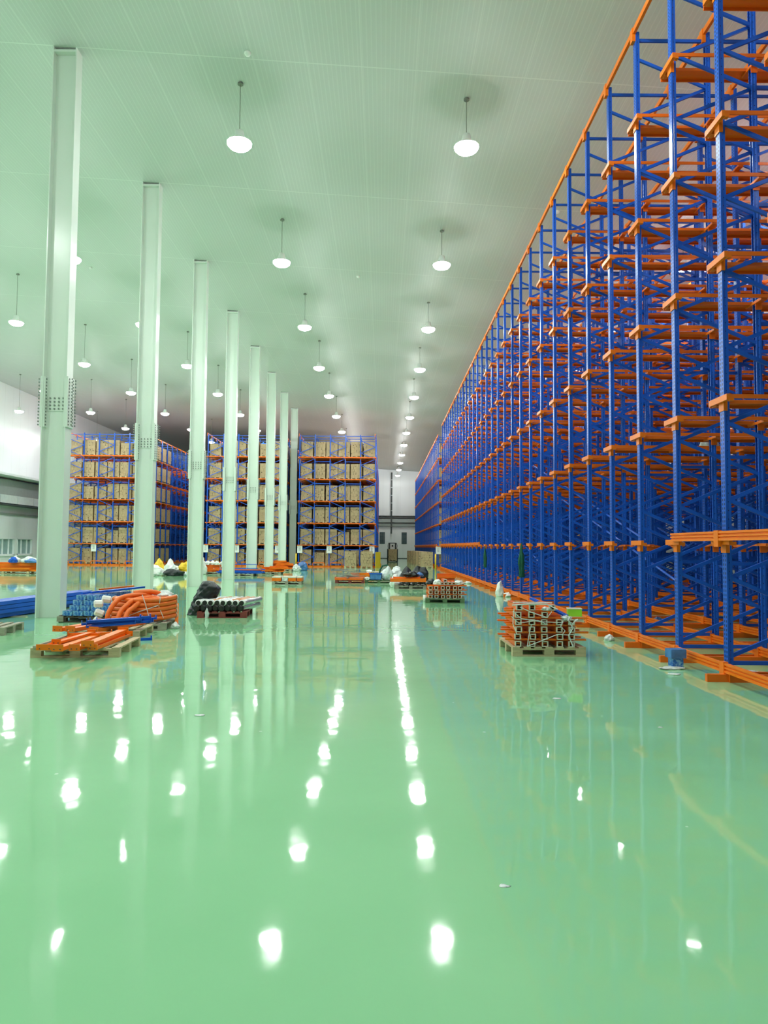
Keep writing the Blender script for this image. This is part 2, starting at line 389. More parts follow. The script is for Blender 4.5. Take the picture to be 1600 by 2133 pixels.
# ------------------------------------------------------------------ columns
CX, CY0, CS = -6.81, 14.55, 5.5425
CH = ceil_z(CX-0.24)
def make_column(idx):
    x, y = CX, CY0+CS*idx
    t = empty('steel_column', (x, y, 0), label='pale green steel H column, %s' % (
        ['nearest of the row, beside the blue upright bundle', 'second in the row, behind the orange tube pallet', 'third in the row, left behind the black sack',
         'fourth in the row', 'fifth in the row', 'sixth in the row, behind the small low pallet', 'seventh in the row from the camera', 'eighth and farthest, against the carton racks'][idx]),
        cat='column', group='row of steel columns')
    if idx == 3: t['label'] = 'pale green steel H column, fourth in the row, left of the blue steel pallet'
    if idx == 4: t['label'] = 'pale green steel H column, fifth in the row, behind the blue steel pallet'
    for nm in ('flange_l', 'flange_r', 'web', 'splice', 'head'):
        pass
    if idx == 0:
        h = 15.0
        make_column.me = dict(
            fl=MB().box(-0.012, -0.145, 0, 0.012, 0.145, CH+0.03).mesh('flange', 'col'),
            web=MB().box(-0.228, -0.008, 0, 0.228, 0.008, CH+0.02).mesh('web', 'col'),
            sp=MB().box(-0.016, -0.15, 0, 0.016, 0.15, 1.05).mesh('splice', 'col'),
            wp=MB().box(-0.19, -0.02, 0, 0.19, 0.02, 0.33).mesh('web_plate', 'col'),
            hd=MB().box(-0.225, -0.14, 0, 0.225, 0.14, 0.05).mesh('head', 'col'))
        bb = MB()
        for k in range(15):
            for sy in (-0.09, 0.09):
                bb.cbox((0.02, sy, 0.05+k*0.068), (0.016, 0.026, 0.030)); bb.cbox((-0.02, sy, 0.05+k*0.068), (0.016, 0.026, 0.030)); bb.cbox((-0.075, sy*0.9, 0.05+k*0.068), (0.02, 0.028, 0.032)); bb.cbox((0.075, sy*0.9, 0.05+k*0.068), (0.02, 0.028, 0.032))
        make_column.me['bf'] = bb.mesh('bolts', 'bolt')
        bb = MB()
        for k in range(4):
            for sx in (-0.13, -0.04, 0.05, 0.14):
                zz = 0.05+k*0.075
                bb.tube([(sx, -0.038, zz), (sx, 0.038, zz)], 0.019, 6)
        make_column.me['bw'] = bb.mesh('bolts', 'bolt')
    me = make_column.me
    link('flange', me['fl'], t, (-0.24, 0, 0)); link('flange', me['fl'], t, (0.24, 0, 0)); link('web', me['web'], t)
    zs = 3.92
    for sx in (-1, 1):
        p = link('splice_plate', me['sp'], t, (sx*0.268, 0, zs)); link('bolt_rows', me['bf'], p, (0, 0, 0))
        p = link('inner_splice_plate', me['sp'], t, (sx*0.212, 0, zs)); p.scale = (1, 0.85, 1)
    p = link('web_plate', me['wp'], t, (0, 0, zs+0.34)); link('bolt_rows', me['bw'], p)
    link('head_plate', me['hd'], t, (0, 0, CH-0.12))
for i in range(8): make_column(i)

# ------------------------------------------------------------------ hanging lamps
lens_me = MB().lathe([(0.275, 0.0), (0.262, -0.04), (0.215, -0.09), (0.12, -0.125), (0.02, -0.135)], 14).mesh('lens', 'lens', True)
house_me = MB().lathe([(0.03, 0.30), (0.09, 0.28), (0.11, 0.16), (0.17, 0.07), (0.27, 0.02), (0.275, 0.001), (0.02, 0.0005)], 14).mesh('housing', 'shade', True)
can_me = MB().lathe([(0.065, 0), (0.065, 0.03), (0.04, 0.05)], 12).mesh('canopy', 'canopy')
ROWS = [('a', 1.79, 'right of the middle aisle centre', -2, 12), ('b', -3.25, 'beside the column row, right', -2, 12), ('c', -9.85, 'first row left of the columns', -2, 8),
        ('d', -15.0, 'second row left of the columns', -2, 8), ('e', -20.1, 'third row left of the columns', -1, 8), ('f', -25.0, 'row nearest the left wall', -1, 8),
        ('g', 9.4, 'row above the right hand rack', -2, 12), ('h', 14.6, 'row nearest the right wall', -2, 8)]  # rows b and g: unseen far lamps added to brighten the far wall
for nm, X, desc, k0, k1 in ROWS:
    for k in range(k0, k1):
        Y = 15.2+6.54*k; Z = 10.39-0.008*X
        if nm == 'g' and k == 2: X, Y = X+0.12, Y-0.1
        if k >= 0:
            lab = 'lit hanging high bay lamp, %s, %s from the near end' % (desc, ORD[k])
        else:
            lab = 'overhead hanging lamp, %s, %s behind view' % (desc, ORD[-k-1])
        t = empty('high_bay_lamp', (X, Y, Z), label=lab, cat='lamp', group='hanging high bay lamps')
        link('lens', lens_me, t); link('housing', house_me, t)
        cz = ceil_z(X)-Z
        link('cable', MB().tube([(0, 0, 0.29), (0, 0, cz-0.04)], 0.008, 6).mesh('cable', 'canopy'), t)
        link('ceiling_canopy', can_me, t, (0, 0, cz-0.045))
for i, (X, Y) in enumerate(((-2.9, 14.2), (-11.5, 27), (-1.0, 26), (5.0, 20))):
    d = MB().lathe([(0.05, -0.06), (0.07, -0.02), (0.07, 0.0)], 12).mesh('detector', 'white', True)
    tag(link('smoke_detector', d, None, (X, Y, ceil_z(X)-0.002)), 'small round ceiling detector, %s' % ['beside the nearest left lamp', 'left of the column row', 'between the second lamps', 'above the right rack edge'][i], 'smoke detector', 'ceiling detectors')

# ------------------------------------------------------------------ pallet racking
PITCH_Y, PITCH_X, RH = 1.3486, 1.115, 9.72
LEVELS = [1.60, 3.21, 4.82, 6.43, 8.05]       # filled blocks
LV_NEAR = [1.62, 3.27, 4.93, 6.60, 8.27]      # empty rack
UP_PROF = [(-0.035, -0.05), (-0.035, 0.05), (-0.015, 0.05), (0.0, 0.042), (0.032, 0.042), (0.035, 0.034), (0.035, 0.022), (0.028, 0.022), (0.028, 0.034),
           (-0.024, 0.036), (-0.027, -0.036), (0.028, -0.034), (0.028, -0.022), (0.035, -0.022), (0.035, -0.034), (0.032, -0.042), (0.0, -0.042), (-0.015, -0.05)]
T_UP = MB().prism(UP_PROF, 'z', 0.02, RH)                         # perforated face looks toward -x
T_UPM = MB().prism([(-a, b_) for a, b_ in UP_PROF], 'z', 0.02, RH)
# lattice of one frame, front post at x=0, rear post at x=PITCH_X
T_BR = MB()
T_BR.bar((0.03, 0, 0.2), (PITCH_X-0.03, 0, 0.2), 0.035, 0.045).bar((0.03, 0, RH-0.12), (PITCH_X-0.03, 0, RH-0.12), 0.035, 0.045)
z = 0.27; side = 0
while z < RH-0.6:
    z2 = z+0.45
    a, b_ = (0.02, PITCH_X-0.02) if side == 0 else (PITCH_X-0.02, 0.02)
    off = 0.02 if side == 0 else -0.02
    T_BR.bar((a, off, z), (b_, off, z2), 0.03, 0.045); z = z2; side ^= 1
T_TIE = MB().bar((0.03, 0, 0), (PITCH_X-0.03, 0, 0), 0.035, 0.05)
# cantilever bracket on the outer post of each row
T_BK = MB().box(-0.085, -0.215, -0.065, -0.045, 0.225, 0.005).box(-0.045, -0.06, -0.16, 0.0, 0.06, -0.005).box(-0.045, -0.215, -0.075, 0.0, -0.16, -0.03).box(-0.045, 0.13, -0.075, 0.0, 0.225, -0.03)
T_BKI = MB().box(-0.045, -0.205, -0.07, 0.045, 0.205, -0.035).box(-0.045, -0.06, -0.16, 0.045, -0.052, -0.035)
def rail_templates(length):
    near = MB().box(-0.05, -0.215, -0.048, length+0.05, -0.200, 0.0).box(-0.05, -0.200, -0.006, length+0.05, -0.155, 0.0)
    far = MB().prism([(0.07, -0.01), (0.07, -0.05), (0.085, -0.05), (0.085, -0.015), (0.20, -0.03), (0.285, -0.03), (0.285, -0.065), (0.30, -0.065), (0.30, 0.0), (0.20, -0.01), (0.10, 0.0)], 'x', -0.045, length+0.05)
    return near, far
def floor_channel(length):
    return MB().box(-0.30, -0.10, 0.0, -0.02, -0.045, 0.085).box(-0.06, -0.135, 0.0, length+0.06, -0.055, 0.085).box(-0.06, 0.055, 0.0, length+0.06, 0.10, 0.085)

def cut_merge(root, name, tmpl, mname, places, key, cap=100, stuffname=None):
    """places: list of (x,y,z).  The nearest `cap` become parts, the rest one stuff part."""
    places = sorted(places, key=key)
    me = tmpl.mesh(name, mname)
    for p in places[:cap]: link(name, me, root, p)
    rest = places[cap:]
    if rest:
        V = np.array([tuple(v.co) for v in me.vertices]); n = len(V)
        P = np.array(rest)
        AV = (V[None]+P[:, None]).reshape(-1, 3)
        F0 = [tuple(p.vertices) for p in me.polygons]
        AF = [tuple(i+k*n for i in f) for k in range(len(rest)) for f in F0]
        m2 = bpy.data.meshes.new(name+'_rest'); m2.from_pydata(AV.tolist(), [], AF)
        m2.materials.append(MT['blue' if mname == 'upright' else mname]); m2.update()
        tag(link(stuffname or name, m2, root), kind='stuff')

def rack(rootname, X0, nposts, Y0, nrows, label, front_y=False, long_low=None, ties=True, LV=LEVELS, skip=0):
    t = empty(rootname, (X0, Y0, 0), label=label, cat='pallet rack')
    L_ = (nposts-1)*PITCH_X
    def key(p):
        x, y, z_ = p[0]+X0, p[1]+Y0, p[2]
        if front_y: return y*3 + abs(x)*0.01 + (z_*0.001)
        return math.hypot(x, y)+0.9*max(0, (p[0]-0.1))*1.0
    odd = [(j*PITCH_X, k*PITCH_Y, 0) for k in range(nrows) for j in range(0, nposts, 2)]
    even = [(j*PITCH_X, k*PITCH_Y, 0) for k in range(nrows) for j in range(1, nposts, 2)]
    allp = sorted(odd+even, key=key)
    cut = set(allp[:100])
    me_o, me_e = T_UP.mesh('upright', 'upright'), T_UPM.mesh('upright', 'upright')
    so = set(odd)
    for p in allp[:100]: link('upright', me_o if p in so else me_e, t, p)
    m_rest = MB()
    for p in allp[100:]:
        T = T_UP if p in so else T_UPM
        m_rest.add([(v[0]+p[0], v[1]+p[1], v[2]+p[2]) for v in T.v], T.f)
    if m_rest.v: tag(link('upright', m_rest.mesh('uprights_behind', 'blue'), t), kind='stuff')
    br = [(j*PITCH_X, k*PITCH_Y, 0) for k in range(nrows) for j in range(0, nposts-1, 2)]
    cut_merge(t, 'frame_brace', T_BR, 'blue', br, key)
    ti = [(j*PITCH_X, k*PITCH_Y, zl) for k in range(nrows) for j in range(1, nposts-1, 2) for zl in [l-0.34 for l in LV]+[RH-0.12]]
    cut_merge(t, 'tie_bar', T_TIE, 'blue', ti, key)
    near, far = rail_templates(L_)
    rl = [(0, k*PITCH_Y, l) for k in range(nrows) for l in LV]
    both = MB().add(near.v, near.f).add(far.v, far.f)
    cut_merge(t, 'shelf_rail', both, 'orange', [p for p in rl if p[2] >= LV[skip]], key)
    cut_merge(t, 'rail_bracket', T_BK, 'orange2', rl, key)
    inner = [(j*PITCH_X, k*PITCH_Y, l) for k in range(nrows) for l in LV for j in range(1, nposts)]
    cut_merge(t, 'inner_bracket', T_BKI, 'orange', inner, key)
    cut_merge(t, 'floor_channel', floor_channel(L_), 'orange', [(0, k*PITCH_Y, 0) for k in range(nrows)], key)
    # beams along the aisle: low grooved beam, top tie
    S = PITCH_Y
    lowb = MB().prism([(-0.048, 0.095), (-0.085, 0.095), (-0.085, 0.122), (-0.068, 0.126), (-0.068, 0.138), (-0.085, 0.142), (-0.085, 0.160), (-0.068, 0.164), (-0.068, 0.176), (-0.085, 0.180), (-0.085, 0.205), (-0.048, 0.205)], 'y', 0.05, S-0.05)
    conn = MB().box(-0.092, -0.055, 0.02, -0.036, 0.05, 0.215).box(-0.06, -0.06, 0.0, 0.05, 0.06, 0.015)
    segs = [(j*PITCH_X, k*S, 0) for k in range(nrows-1) for j in range(nposts)]
    cut_merge(t, 'floor_beam', lowb, 'orange2', segs, key)
    cut_merge(t, 'beam_connector', conn, 'orange2', [(j*PITCH_X, k*S, 0) for k in range(nrows) for j in range(nposts)], key)
    top = MB().box(-0.075, 0, RH-0.04, -0.03, S, RH+0.05).box(-0.085, -0.05, RH-0.16, -0.03, 0.05, RH+0.06)
    cut_merge(t, 'top_tie_beam', top, 'orange2', [(j*PITCH_X, k*S, 0) for k in range(nrows-1) for j in (range(nposts) if ties else (0, nposts-1))], key)
    if long_low:
        lb = MB().prism([(-0.088, 0.0), (-0.130, 0.0), (-0.130, 0.027), (-0.113, 0.031), (-0.113, 0.043), (-0.130, 0.047), (-0.130, 0.065), (-0.113, 0.069), (-0.113, 0.081), (-0.130, 0.085), (-0.130, 0.11), (-0.088, 0.11)], 'y', 0.05, S-0.05)
        lb.box(-0.135, -0.055, -0.07, -0.086, 0.05, 0.12)
        cut_merge(t, 'aisle_beam', lb, 'orange2', [(0, k*S, 1.60) for k in range(nrows-1) if long_low(k)], key)
    return t

KN = -3
rk = rack('shuttle_rack', 3.99, 12, 8.15+KN*PITCH_Y, 33, 'huge empty blue and orange pallet rack filling the right side of the hall',
          long_low=lambda k: (k+KN) < 1 or (k+KN) >= 15, LV=LV_NEAR, skip=1)
# long diagonal spine braces inside the rack
for i, (j, a, b_, z0, z1) in enumerate(((1, 6, 14, 0.9, 3.6), (3, 8, 18, 1.0, 4.6), (1, 14, 22, 1.0, 3.4), (3, 5, 11, 3.4, 1.0), (1, 7, 15, 1.6, 4.4), (1, 16, 24, 1.0, 3.6), (3, 12, 20, 0.8, 3.6), (5, 9, 17, 1.0, 4.0), (5, 14, 22, 4.2, 1.2))):
    x = j*PITCH_X+0.05
    link('spine_brace', MB().tube([(x, a*PITCH_Y, z0), (x, b_*PITCH_Y, z1)], 0.022, 6).mesh('spine', 'blue'), rk)

BY = 51.5
BLK = [('A', -6.14, 6, 'carton rack block left of the central aisle, nearest of the three left blocks'),
       ('B', -12.88, 6, 'carton rack block behind the columns, middle of the three left blocks'),
       ('C', -23.12, 6, 'carton rack block between the first and second column, leftmost of the three'),
       ('D', 4.06, 12, 'far filled pallet rack on the right, beyond the empty one')]
for nm, X0, n, lab in BLK:
    rack('pallet_rack', X0, n, BY, 28, lab, front_y=True, ties=False, long_low=(lambda k: True) if nm == 'D' else None)

# ------------------------------------------------------------------ pallets and carton loads
def pallet_mesh(w, d, h=0.13, mname='woodlight', bottom=True):
    g = MB(); t = 0.02
    for k in range(7):
        x = -w/2+k*(w-0.10)/6
        g.box(x, -d/2, h-t, x+0.10, d/2, h)
    for y in (-d/2, -0.05, d/2-0.10):
        g.box(-w/2, y, h-2*t, w/2, y+0.10, h-t)
        for x in (-w/2, -0.06, w/2-0.12): g.box(x, y, t, x+0.12, y+0.10, h-2*t)
        g.box(-w/2, y, 0, w/2, y+0.10, t)
    return g.mesh('pallet', mname)
def carton_mesh(w, d, h, seed, nx=3, ny=4, nz=5):
    g = MB(); r = random.Random(seed)
    for k in range(nz):
        a, b_ = (nx, ny) if k % 2 == 0 else (nx+1, ny-1)
        for i in range(a):
            for j in range(b_):
                if 0 < i < a-1 and 0 < j < b_-1 and k < nz-1: continue
                j1, j2 = r.uniform(-.006, .006), r.uniform(-.006, .006)
                g.box(-w/2+i*w/a+0.004+j1, -d/2+j*d/b_+0.004+j2, k*h/nz+0.002, -w/2+(i+1)*w/a-0.004+j1, -d/2+(j+1)*d/b_-0.004+j2, (k+1)*h/nz-0.003)
    return g.mesh('cartons', 'carton')
LW, LD, LH = 0.84, 1.06, 1.03
C_ME = [carton_mesh(LW, LD, LH, s) for s in range(4)]
C_SH = carton_mesh(LW, LD, LH*0.8, 9, nz=4)
P_ME = pallet_mesh(LW, LD, 0.13, 'woodlight')
def load(x, y, z, lab, group, short=False, rz=0.0):
    t = empty('carton_load', (x, y, z), rz, label=lab, cat='pallet load', group=group)
    link('pallet', P_ME, t); link('cartons', C_SH if short else R.choice(C_ME), t, (0, 0, 0.13), (0, 0, R.choice((0, PI))))
    return t
LVN = ['floor level', 'second level', 'third level', 'fourth level', 'fifth level', 'top level']
for nm, X0, n, lab in BLK:
    bn = {'A': 'rack left of the aisle', 'B': 'middle rack behind the columns', 'C': 'leftmost rack', 'D': 'far filled right rack'}[nm]
    for li, zl in enumerate([0.09]+LEVELS):
        for j in range(6 if nm != 'D' else 2):
            x = X0+0.50+j*0.922+R.uniform(-0.03, 0.03)
            load(x, BY+0.675, zl+0.002, 'brown carton load, %s of %s, %s from left' % (LVN[li], bn, ORD[j]), 'carton loads in the front lane of the racks', short=(R.random() < 0.1))
    # deeper lanes
    g = MB(); depth = {'A': 27, 'B': 27, 'C': 5, 'D': 27}[nm]
    rr_ = random.Random(3)
    for k in range(1, depth):
        for zl in [0.09]+LEVELS:
            for j in range(6 if nm != 'D' else 12):
                if nm == 'C' and j < 4 and zl > 3: continue
                if nm == 'D' and rr_.random() < 0.12: continue
                x = X0+0.50+j*0.922+rr_.uniform(-0.03, 0.03); y = BY+0.675+k*PITCH_Y
                g.box(x-LW/2, y-LD/2, zl+0.13, x+LW/2, y+LD/2, zl+0.13+LH)
                g.box(x-LW/2, y-LD/2, zl+0.002, x+LW/2, y+LD/2, zl+0.05)
    me = g.mesh('deep_loads', 'carton')
    tag(link('stored_cartons', me), 'brown carton loads filling the lanes deeper inside the %s' % bn, 'pallet loads', kind='stuff')
# loads standing on the floor
load(-2.27, 50.15, 0, 'brown carton load on the floor before the left aisle block, left of the pair', 'floor carton loads')
load(-1.13, 50.3, 0, 'brown carton load on the floor before the left aisle block, right of the pair', 'floor carton loads')
for i in range(4):
    load(2.72+i*0.0+0.0, 66.0-i*0.0, 0, 'x', 'x') if False else None
pts = [(3.2, 51.2), (3.12, 53.3), (3.0, 55.5), (2.9, 57.8), (2.82, 60.1), (2.74, 62.4), (2.68, 64.8)]
for i, (x, y) in enumerate(pts):
    load(x, y, 0, 'carton load in the row along the right of the far aisle, %s nearest' % ORD[i], 'carton loads lined up along the aisle')

# placards, hoops, bollards at the rack fronts
def placard(x, y, z, lab):
    t = empty('placard', (x, y, z), label=lab, cat='sign', group='white placards on the rack posts')
    link('board', MB().box(-0.185, -0.01, -0.28, 0.185, 0.01, 0.28).mesh('board', 'paper'), t)
    g = MB()
    for r_ in range(9):
        for c in range(3):
            if R.random() < 0.9: g.box(-0.075+c*0.05, -0.014, -0.12+r_*0.032, -0.075+c*0.05+0.036, -0.0101, -0.12+r_*0.032+0.02)
    link('print', g.mesh('print', 'print'), t)
for i, (x, d) in enumerate(((-21.05, 'on the leftmost rack block'), (-12.9, 'left end of the middle rack block'), (-10.65, 'centre of the middle rack block'), (-7.66, 'right end of the middle rack block'),
              (-6.04, 'left end of the block beside the aisle'), (-3.9, 'centre of the block beside the aisle'), (-0.78, 'right end of the block beside the aisle'), (4.06, 'corner of the right hand racks'))):
    placard(x, BY-0.14, 1.28, 'white placard with grey print, %s' % d)
hoop = MB().tube([(-0.42, 0, 0), (-0.42, 0, 0.24), (-0.40, 0, 0.29), (-0.35, 0, 0.32), (0.35, 0, 0.32), (0.40, 0, 0.29), (0.42, 0, 0.24), (0.42, 0, 0)], 0.03, 8).mesh('hoop', 'orange2', True)
for bn, xs in (('block beside the aisle', (-5.8, -4.6, -3.35)), ('block beside the aisle end', (-0.55,)), ('middle block', (-13.3, -12.1, -10.9, -9.7, -8.45)), ('leftmost block', (-23.0, -21.8, -20.57, -19.34, -18.1)), ('right hand rack gap', (4.5,))):
    for i, x in enumerate(xs):
        lab = 'orange hoop guard rail before the %s' % bn
        if len(xs) > 1: lab += ', %s from left' % ORD[i]
        tag(link('hoop_guard', hoop, None, (x, 50.72 if bn != 'right hand rack gap' else 49.4, 0)), lab, 'guard rail', 'orange hoop guards')
for x0_, x1_, d in ((-6.3, -2.8, 'block beside the aisle'), (-13.6, -7.6, 'middle block'), (-23.6, -17.3, 'leftmost block')):
    tag(link('kerb_rail', MB().box(x0_, 50.84, 0, x1_, 50.96, 0.09).mesh('kerb', 'orange2')), 'low orange kerb rail on the floor before the %s' % d, 'kerb rail')
tag(link('bollard', MB().tube([(0, 0, 0), (0, 0, 0.98)], 0.055, 10).mesh('b', 'yellow', True), None, (-6.2, 50.55, 0)), 'slim yellow guard post at the left end of the aisle block', 'bollard')
tag(link('bollard', MB().tube([(0, 0, 0), (0, 0, 1.05)], 0.06, 10).mesh('b', 'yellow', True), None, (3.6, 47.9, 0)), 'slim yellow guard post at the corner of the right rack', 'bollard')
tag(link('corner_guard', MB().prism([(-0.16, 0.0), (-0.12, 0.0), (0.20, 1.0), (0.20, 1.06), (0.14, 1.06), (-0.16, 1.0)], 'z', 0, 1.12).mesh('b', 'yellow'), None, (-0.35, 49.6, 0)), 'yellow steel corner guard at the right end of the aisle block', 'guard')

# forklift far down the aisle
t = empty('forklift', (1.0, 71.4, 0), label='black pallet forklift carrying cartons, far down the central aisle', cat='forklift')
link('mast_post', MB().box(-0.55, -0.05, 0, -0.47, 0.08, 1.30).mesh('m', 'black'), t)
link('mast_post', MB().box(0.47, -0.05, 0, 0.55, 0.08, 1.30).mesh('m', 'black'), t)
link('fork_carriage', MB().box(-0.47, -0.05, 0.02, 0.47, 0.10, 0.07).mesh('m', 'black').copy(), t)
link('fork', MB().box(-0.32, -1.2, 0.07, -0.18, 0.1, 0.10).mesh('f', 'black'), t)
link('fork', MB().box(0.18, -1.2, 0.07, 0.32, 0.1, 0.10).mesh('f', 'black'), t)
link('truck_body', MB().box(-0.5, 0.2, 0.05, 0.5, 1.6, 1.2).mesh('f', 'black'), t)
g = MB()
for sx in (-1, 1):
    g.tube([(sx*0.42, 0.3, 1.2), (sx*0.46, 0.3, 1.6), (sx*0.42, 0.3, 1.85), (sx*0.34, 0.3, 1.9)], 0.035, 6)
    g.box(sx*0.30-0.06, 0.25, 1.2, sx*0.30+0.06, 0.35, 1.9)
g.box(-0.3, 0.25, 1.84, 0.3, 1.4, 1.92)
link('overhead_guard', g.mesh('g', 'black'), t)
p = link('control_panel', MB().box(-0.2, 0.3, 1.25, 0.2, 0.4, 1.78).mesh('c', 'white'), t)
link('dial', MB().tube([(0, 0.28, 1.6), (0, 0.31, 1.6)], 0.09, 10).mesh('d', 'black'), p)
for sx in (-0.45, 0.45): link('wheel', MB().tube([(sx-0.05, 1.2, 0.15), (sx+0.05, 1.2, 0.15)], 0.15, 14).mesh('w', 'black'), t)
load(1.0, 70.72, 0.101, 'brown carton load raised on the forklift in the far aisle', None)

# ------------------------------------------------------------------ things on the floor
def near_pallet(name_lab, x, y, rz, w=1.1, d=1.1, mname='woodlight', h=0.13):
    t = empty('wooden_pallet', (x, y, 0), rz, label=name_lab, cat='pallet')
    tk = 0.02
    for k in range(7):
        xx = -w/2+k*(w-0.10)/6
        link('deck_board', MB().box(xx, -d/2, h-tk, xx+0.10, d/2, h).mesh('deck_board', mname), t)
    for yy in (-d/2, -0.05, d/2-0.10):
        link('stringer_board', MB().box(-w/2, yy, h-2*tk, w/2, yy+0.10, h-tk).mesh('s', mname), t)
        for xx in (-w/2, -0.07, w/2-0.14): link('block', MB().box(xx, yy, tk, xx+0.14, yy+0.10, h-2*tk).mesh('block', mname), t)
        link('bottom_board', MB().box(-w/2, yy, 0, w/2, yy+0.10, tk).mesh('b', mname), t)
    return t
def far_pallet(lab, x, y, rz, w=1.1, d=1.1, mname='woodlight'):
    me = pallet_mesh(w, d, 0.13, mname)
    return tag(link('wooden_pallet', me, None, (x, y, 0), (0, 0, rz)), lab, 'pallet')

def place(o, p, q, roll=0):
    """put object so local x runs p->q"""
    p, q = Vector(p), Vector(q); d = (q-p).normalized()
    u = Vector((0, 0, 1)); s_ = u.cross(d).normalized(); u = d.cross(s_)
    Mx = Matrix((d, s_, u)).transposed().to_4x4(); Mx = Matrix.Translation(p) @ Mx @ Matrix.Rotation(roll, 4, 'X')
    o.matrix_world = Mx

def channel(L_, w, h, t_=0.006):
    return MB().prism([(-w/2, 0), (w/2, 0), (w/2, h), (w/2-t_, h), (w/2-t_, t_), (-w/2+t_, t_), (-w/2+t_, h), (-w/2, h)], 'x', 0, L_)
def hat(L_, w, h, t_=0.006):   # channel laid open side down with flat top
    return MB().prism([(-w/2, 0), (-w/2, h), (w/2, h), (w/2, 0), (w/2-t_, 0), (w/2-t_, h-t_), (-w/2+t_, h-t_), (-w/2+t_, 0)], 'x', 0, L_)

def steel_beam(name, p, q, w, h, mname, lab, group, conn=True, cmat=None, kind='hat', roll=0, cat='steel beam'):
    L_ = (Vector(q)-Vector(p)).length
    t = empty(name, (0, 0, 0), label=lab, cat=cat, group=group)
    place(t, p, q, roll)
    g = hat(L_, w, h) if kind == 'hat' else (channel(L_, w, h) if kind == 'channel' else MB().box(0, -w/2, 0, L_, w/2, h))
    if kind == 'box':   # ribbed box
        g = MB().prism([(-w/2, 0), (w/2, 0), (w/2, h*0.4), (w/2-0.006, h*0.5), (w/2, h*0.6), (w/2, h), (-w/2, h), (-w/2, h*0.6), (-w/2+0.006, h*0.5), (-w/2, h*0.4)], 'x', 0, L_)
    link('beam_body', g.mesh('beam', mname), t)
    if conn:
        for xx in (0, L_):
            c = MB().box(xx-0.006, -w/2-0.02, 0.0, xx+0.006, w/2+0.02, h+0.035)
            cc = link('end_plate', c.mesh('end_plate', cmat or mname), t)
            b_ = MB()
            for sy in (-0.5, 0.5):
                b_.tube([(xx-0.012, sy*w*0.7, h*0.5), (xx+0.012, sy*w*0.7, h*0.5)], 0.008, 6)
            link('bolt_hole', b_.mesh('bolt', 'dark'), cc)
    return t

def lump(name, c, size, mname, lab, cat, group=None, seed=1, rz=0, n=34, m=22, top=0.35, crease=0.10, lean=(0, 0)):
    """bag-like closed body standing on z=c[2]"""
    r_ = random.Random(seed); ph = [r_.uniform(0, 6.28) for _ in range(8)]
    v = []; f = []
    for i in range(m+1):
        t_ = i/m
        rad = 0.78+0.22*math.sin(PI*min(1, t_*1.7)/1.0*0.5)
        if t_ > 0.4: rad *= max(0.0, 1-((t_-0.4)/0.6)**2.6)**0.5*(1-(0.75-top)*((t_-0.4)/0.6))
        rad = max(rad, 0.01)
        for k in range(n):
            a = 2*PI*k/n
            w = 1+crease*(1.3*math.sin(2*a+ph[5])*t_+math.sin(3*a+ph[0]+3*t_)+0.7*math.sin(7*a+ph[1]-5*t_)+0.5*math.sin(11*a+ph[2]+9*t_)+0.35*math.sin(17*a+ph[3]+14*t_))
            zz = size[2]*max(0, t_+(0.05*math.sin(5*a+ph[4])+0.14*math.sin(a+ph[6])+0.07*math.sin(3*a+ph[7]))*t_*min(1, 1.3*(1-t_)+0.1))
            q = Vector((math.cos(a)*rad+seed*1.7, math.sin(a)*rad, t_*1.6))
            w *= 1+0.30*noise.noise(q*1.6)-0.22*abs(noise.noise(q*3.3))-0.14*abs(noise.noise(q*7.0))
            zz *= 1+0.30*noise.noise(q*1.5+Vector((9, 3, 1)))*t_
            v.append((size[0]/2*rad*w*1.12*math.cos(a)+lean[0]*t_, size[1]/2*rad*w*1.12*math.sin(a)+lean[1]*t_, max(0, zz)))
    for i in range(m):
        for k in range(n):
            k2 = (k+1) % n; f.append((i*n+k, i*n+k2, (i+1)*n+k2, (i+1)*n+k))
    f.append(tuple(range(n-1, -1, -1))); f.append(tuple(m*n+k for k in range(n)))
    me = MB().add(v, f).mesh(name, mname, True)
    return tag(link(name, me, None, c, (0, 0, rz)), lab, cat, group)

# --- nearest left pallet: orange beams on a wooden pallet
rz = math.radians(5)
near_pallet('worn wooden pallet under loose orange beams, nearest on the left', -4.12, 9.98, rz, 1.14, 1.12, 'woodlight')
gb = 'orange beams lying on the nearest left pallet'
def L2(u, v_, z_, c=(-4.12, 9.98), a=rz): return (c[0]+u*math.cos(a)-v_*math.sin(a), c[1]+u*math.sin(a)+v_*math.cos(a), z_)
OB = [(-4.36, 9.18, -4.46, 10.40, 0.132, 0.17, 0.04, 'wide flat orange beam lying at the left of the nearest pallet'),
      (-4.15, 9.08, -4.17, 10.30, 0.132, 0.11, 0.05, 'orange beam with punched end plate, second from left on the nearest pallet'),
      (-4.29, 9.35, -4.28, 10.45, 0.185, 0.08, 0.03, 'narrow orange beam lying on top of the two left beams'),
      (-3.95, 9.12, -3.92, 10.25, 0.132, 0.10, 0.05, 'orange beam lying between the left and right bundles on the nearest pallet'),
      (-3.74, 9.18, -3.79, 10.60, 0.132, 0.09, 0.045, 'orange beam low at the right side of the nearest pallet'),
      (-3.79, 9.14, -3.90, 10.68, 0.180, 0.12, 0.045, 'orange beam stacked on top at the right of the nearest pallet'),
      (-4.62, 10.45, -4.05, 10.62, 0.140, 0.05, 0.05, 'orange angle bar across the back left of the nearest pallet')]
for i, (u0, v0, u1, v1, zz, w, h, lab) in enumerate(OB):
    steel_beam('orange_beam', (u0, v0, zz+0.001*i), (u1, v1, zz+0.001*i), w, h, 'orange2' if i != 3 else 'orange', lab, gb, kind='channel' if i in (0, 4) else 'hat')
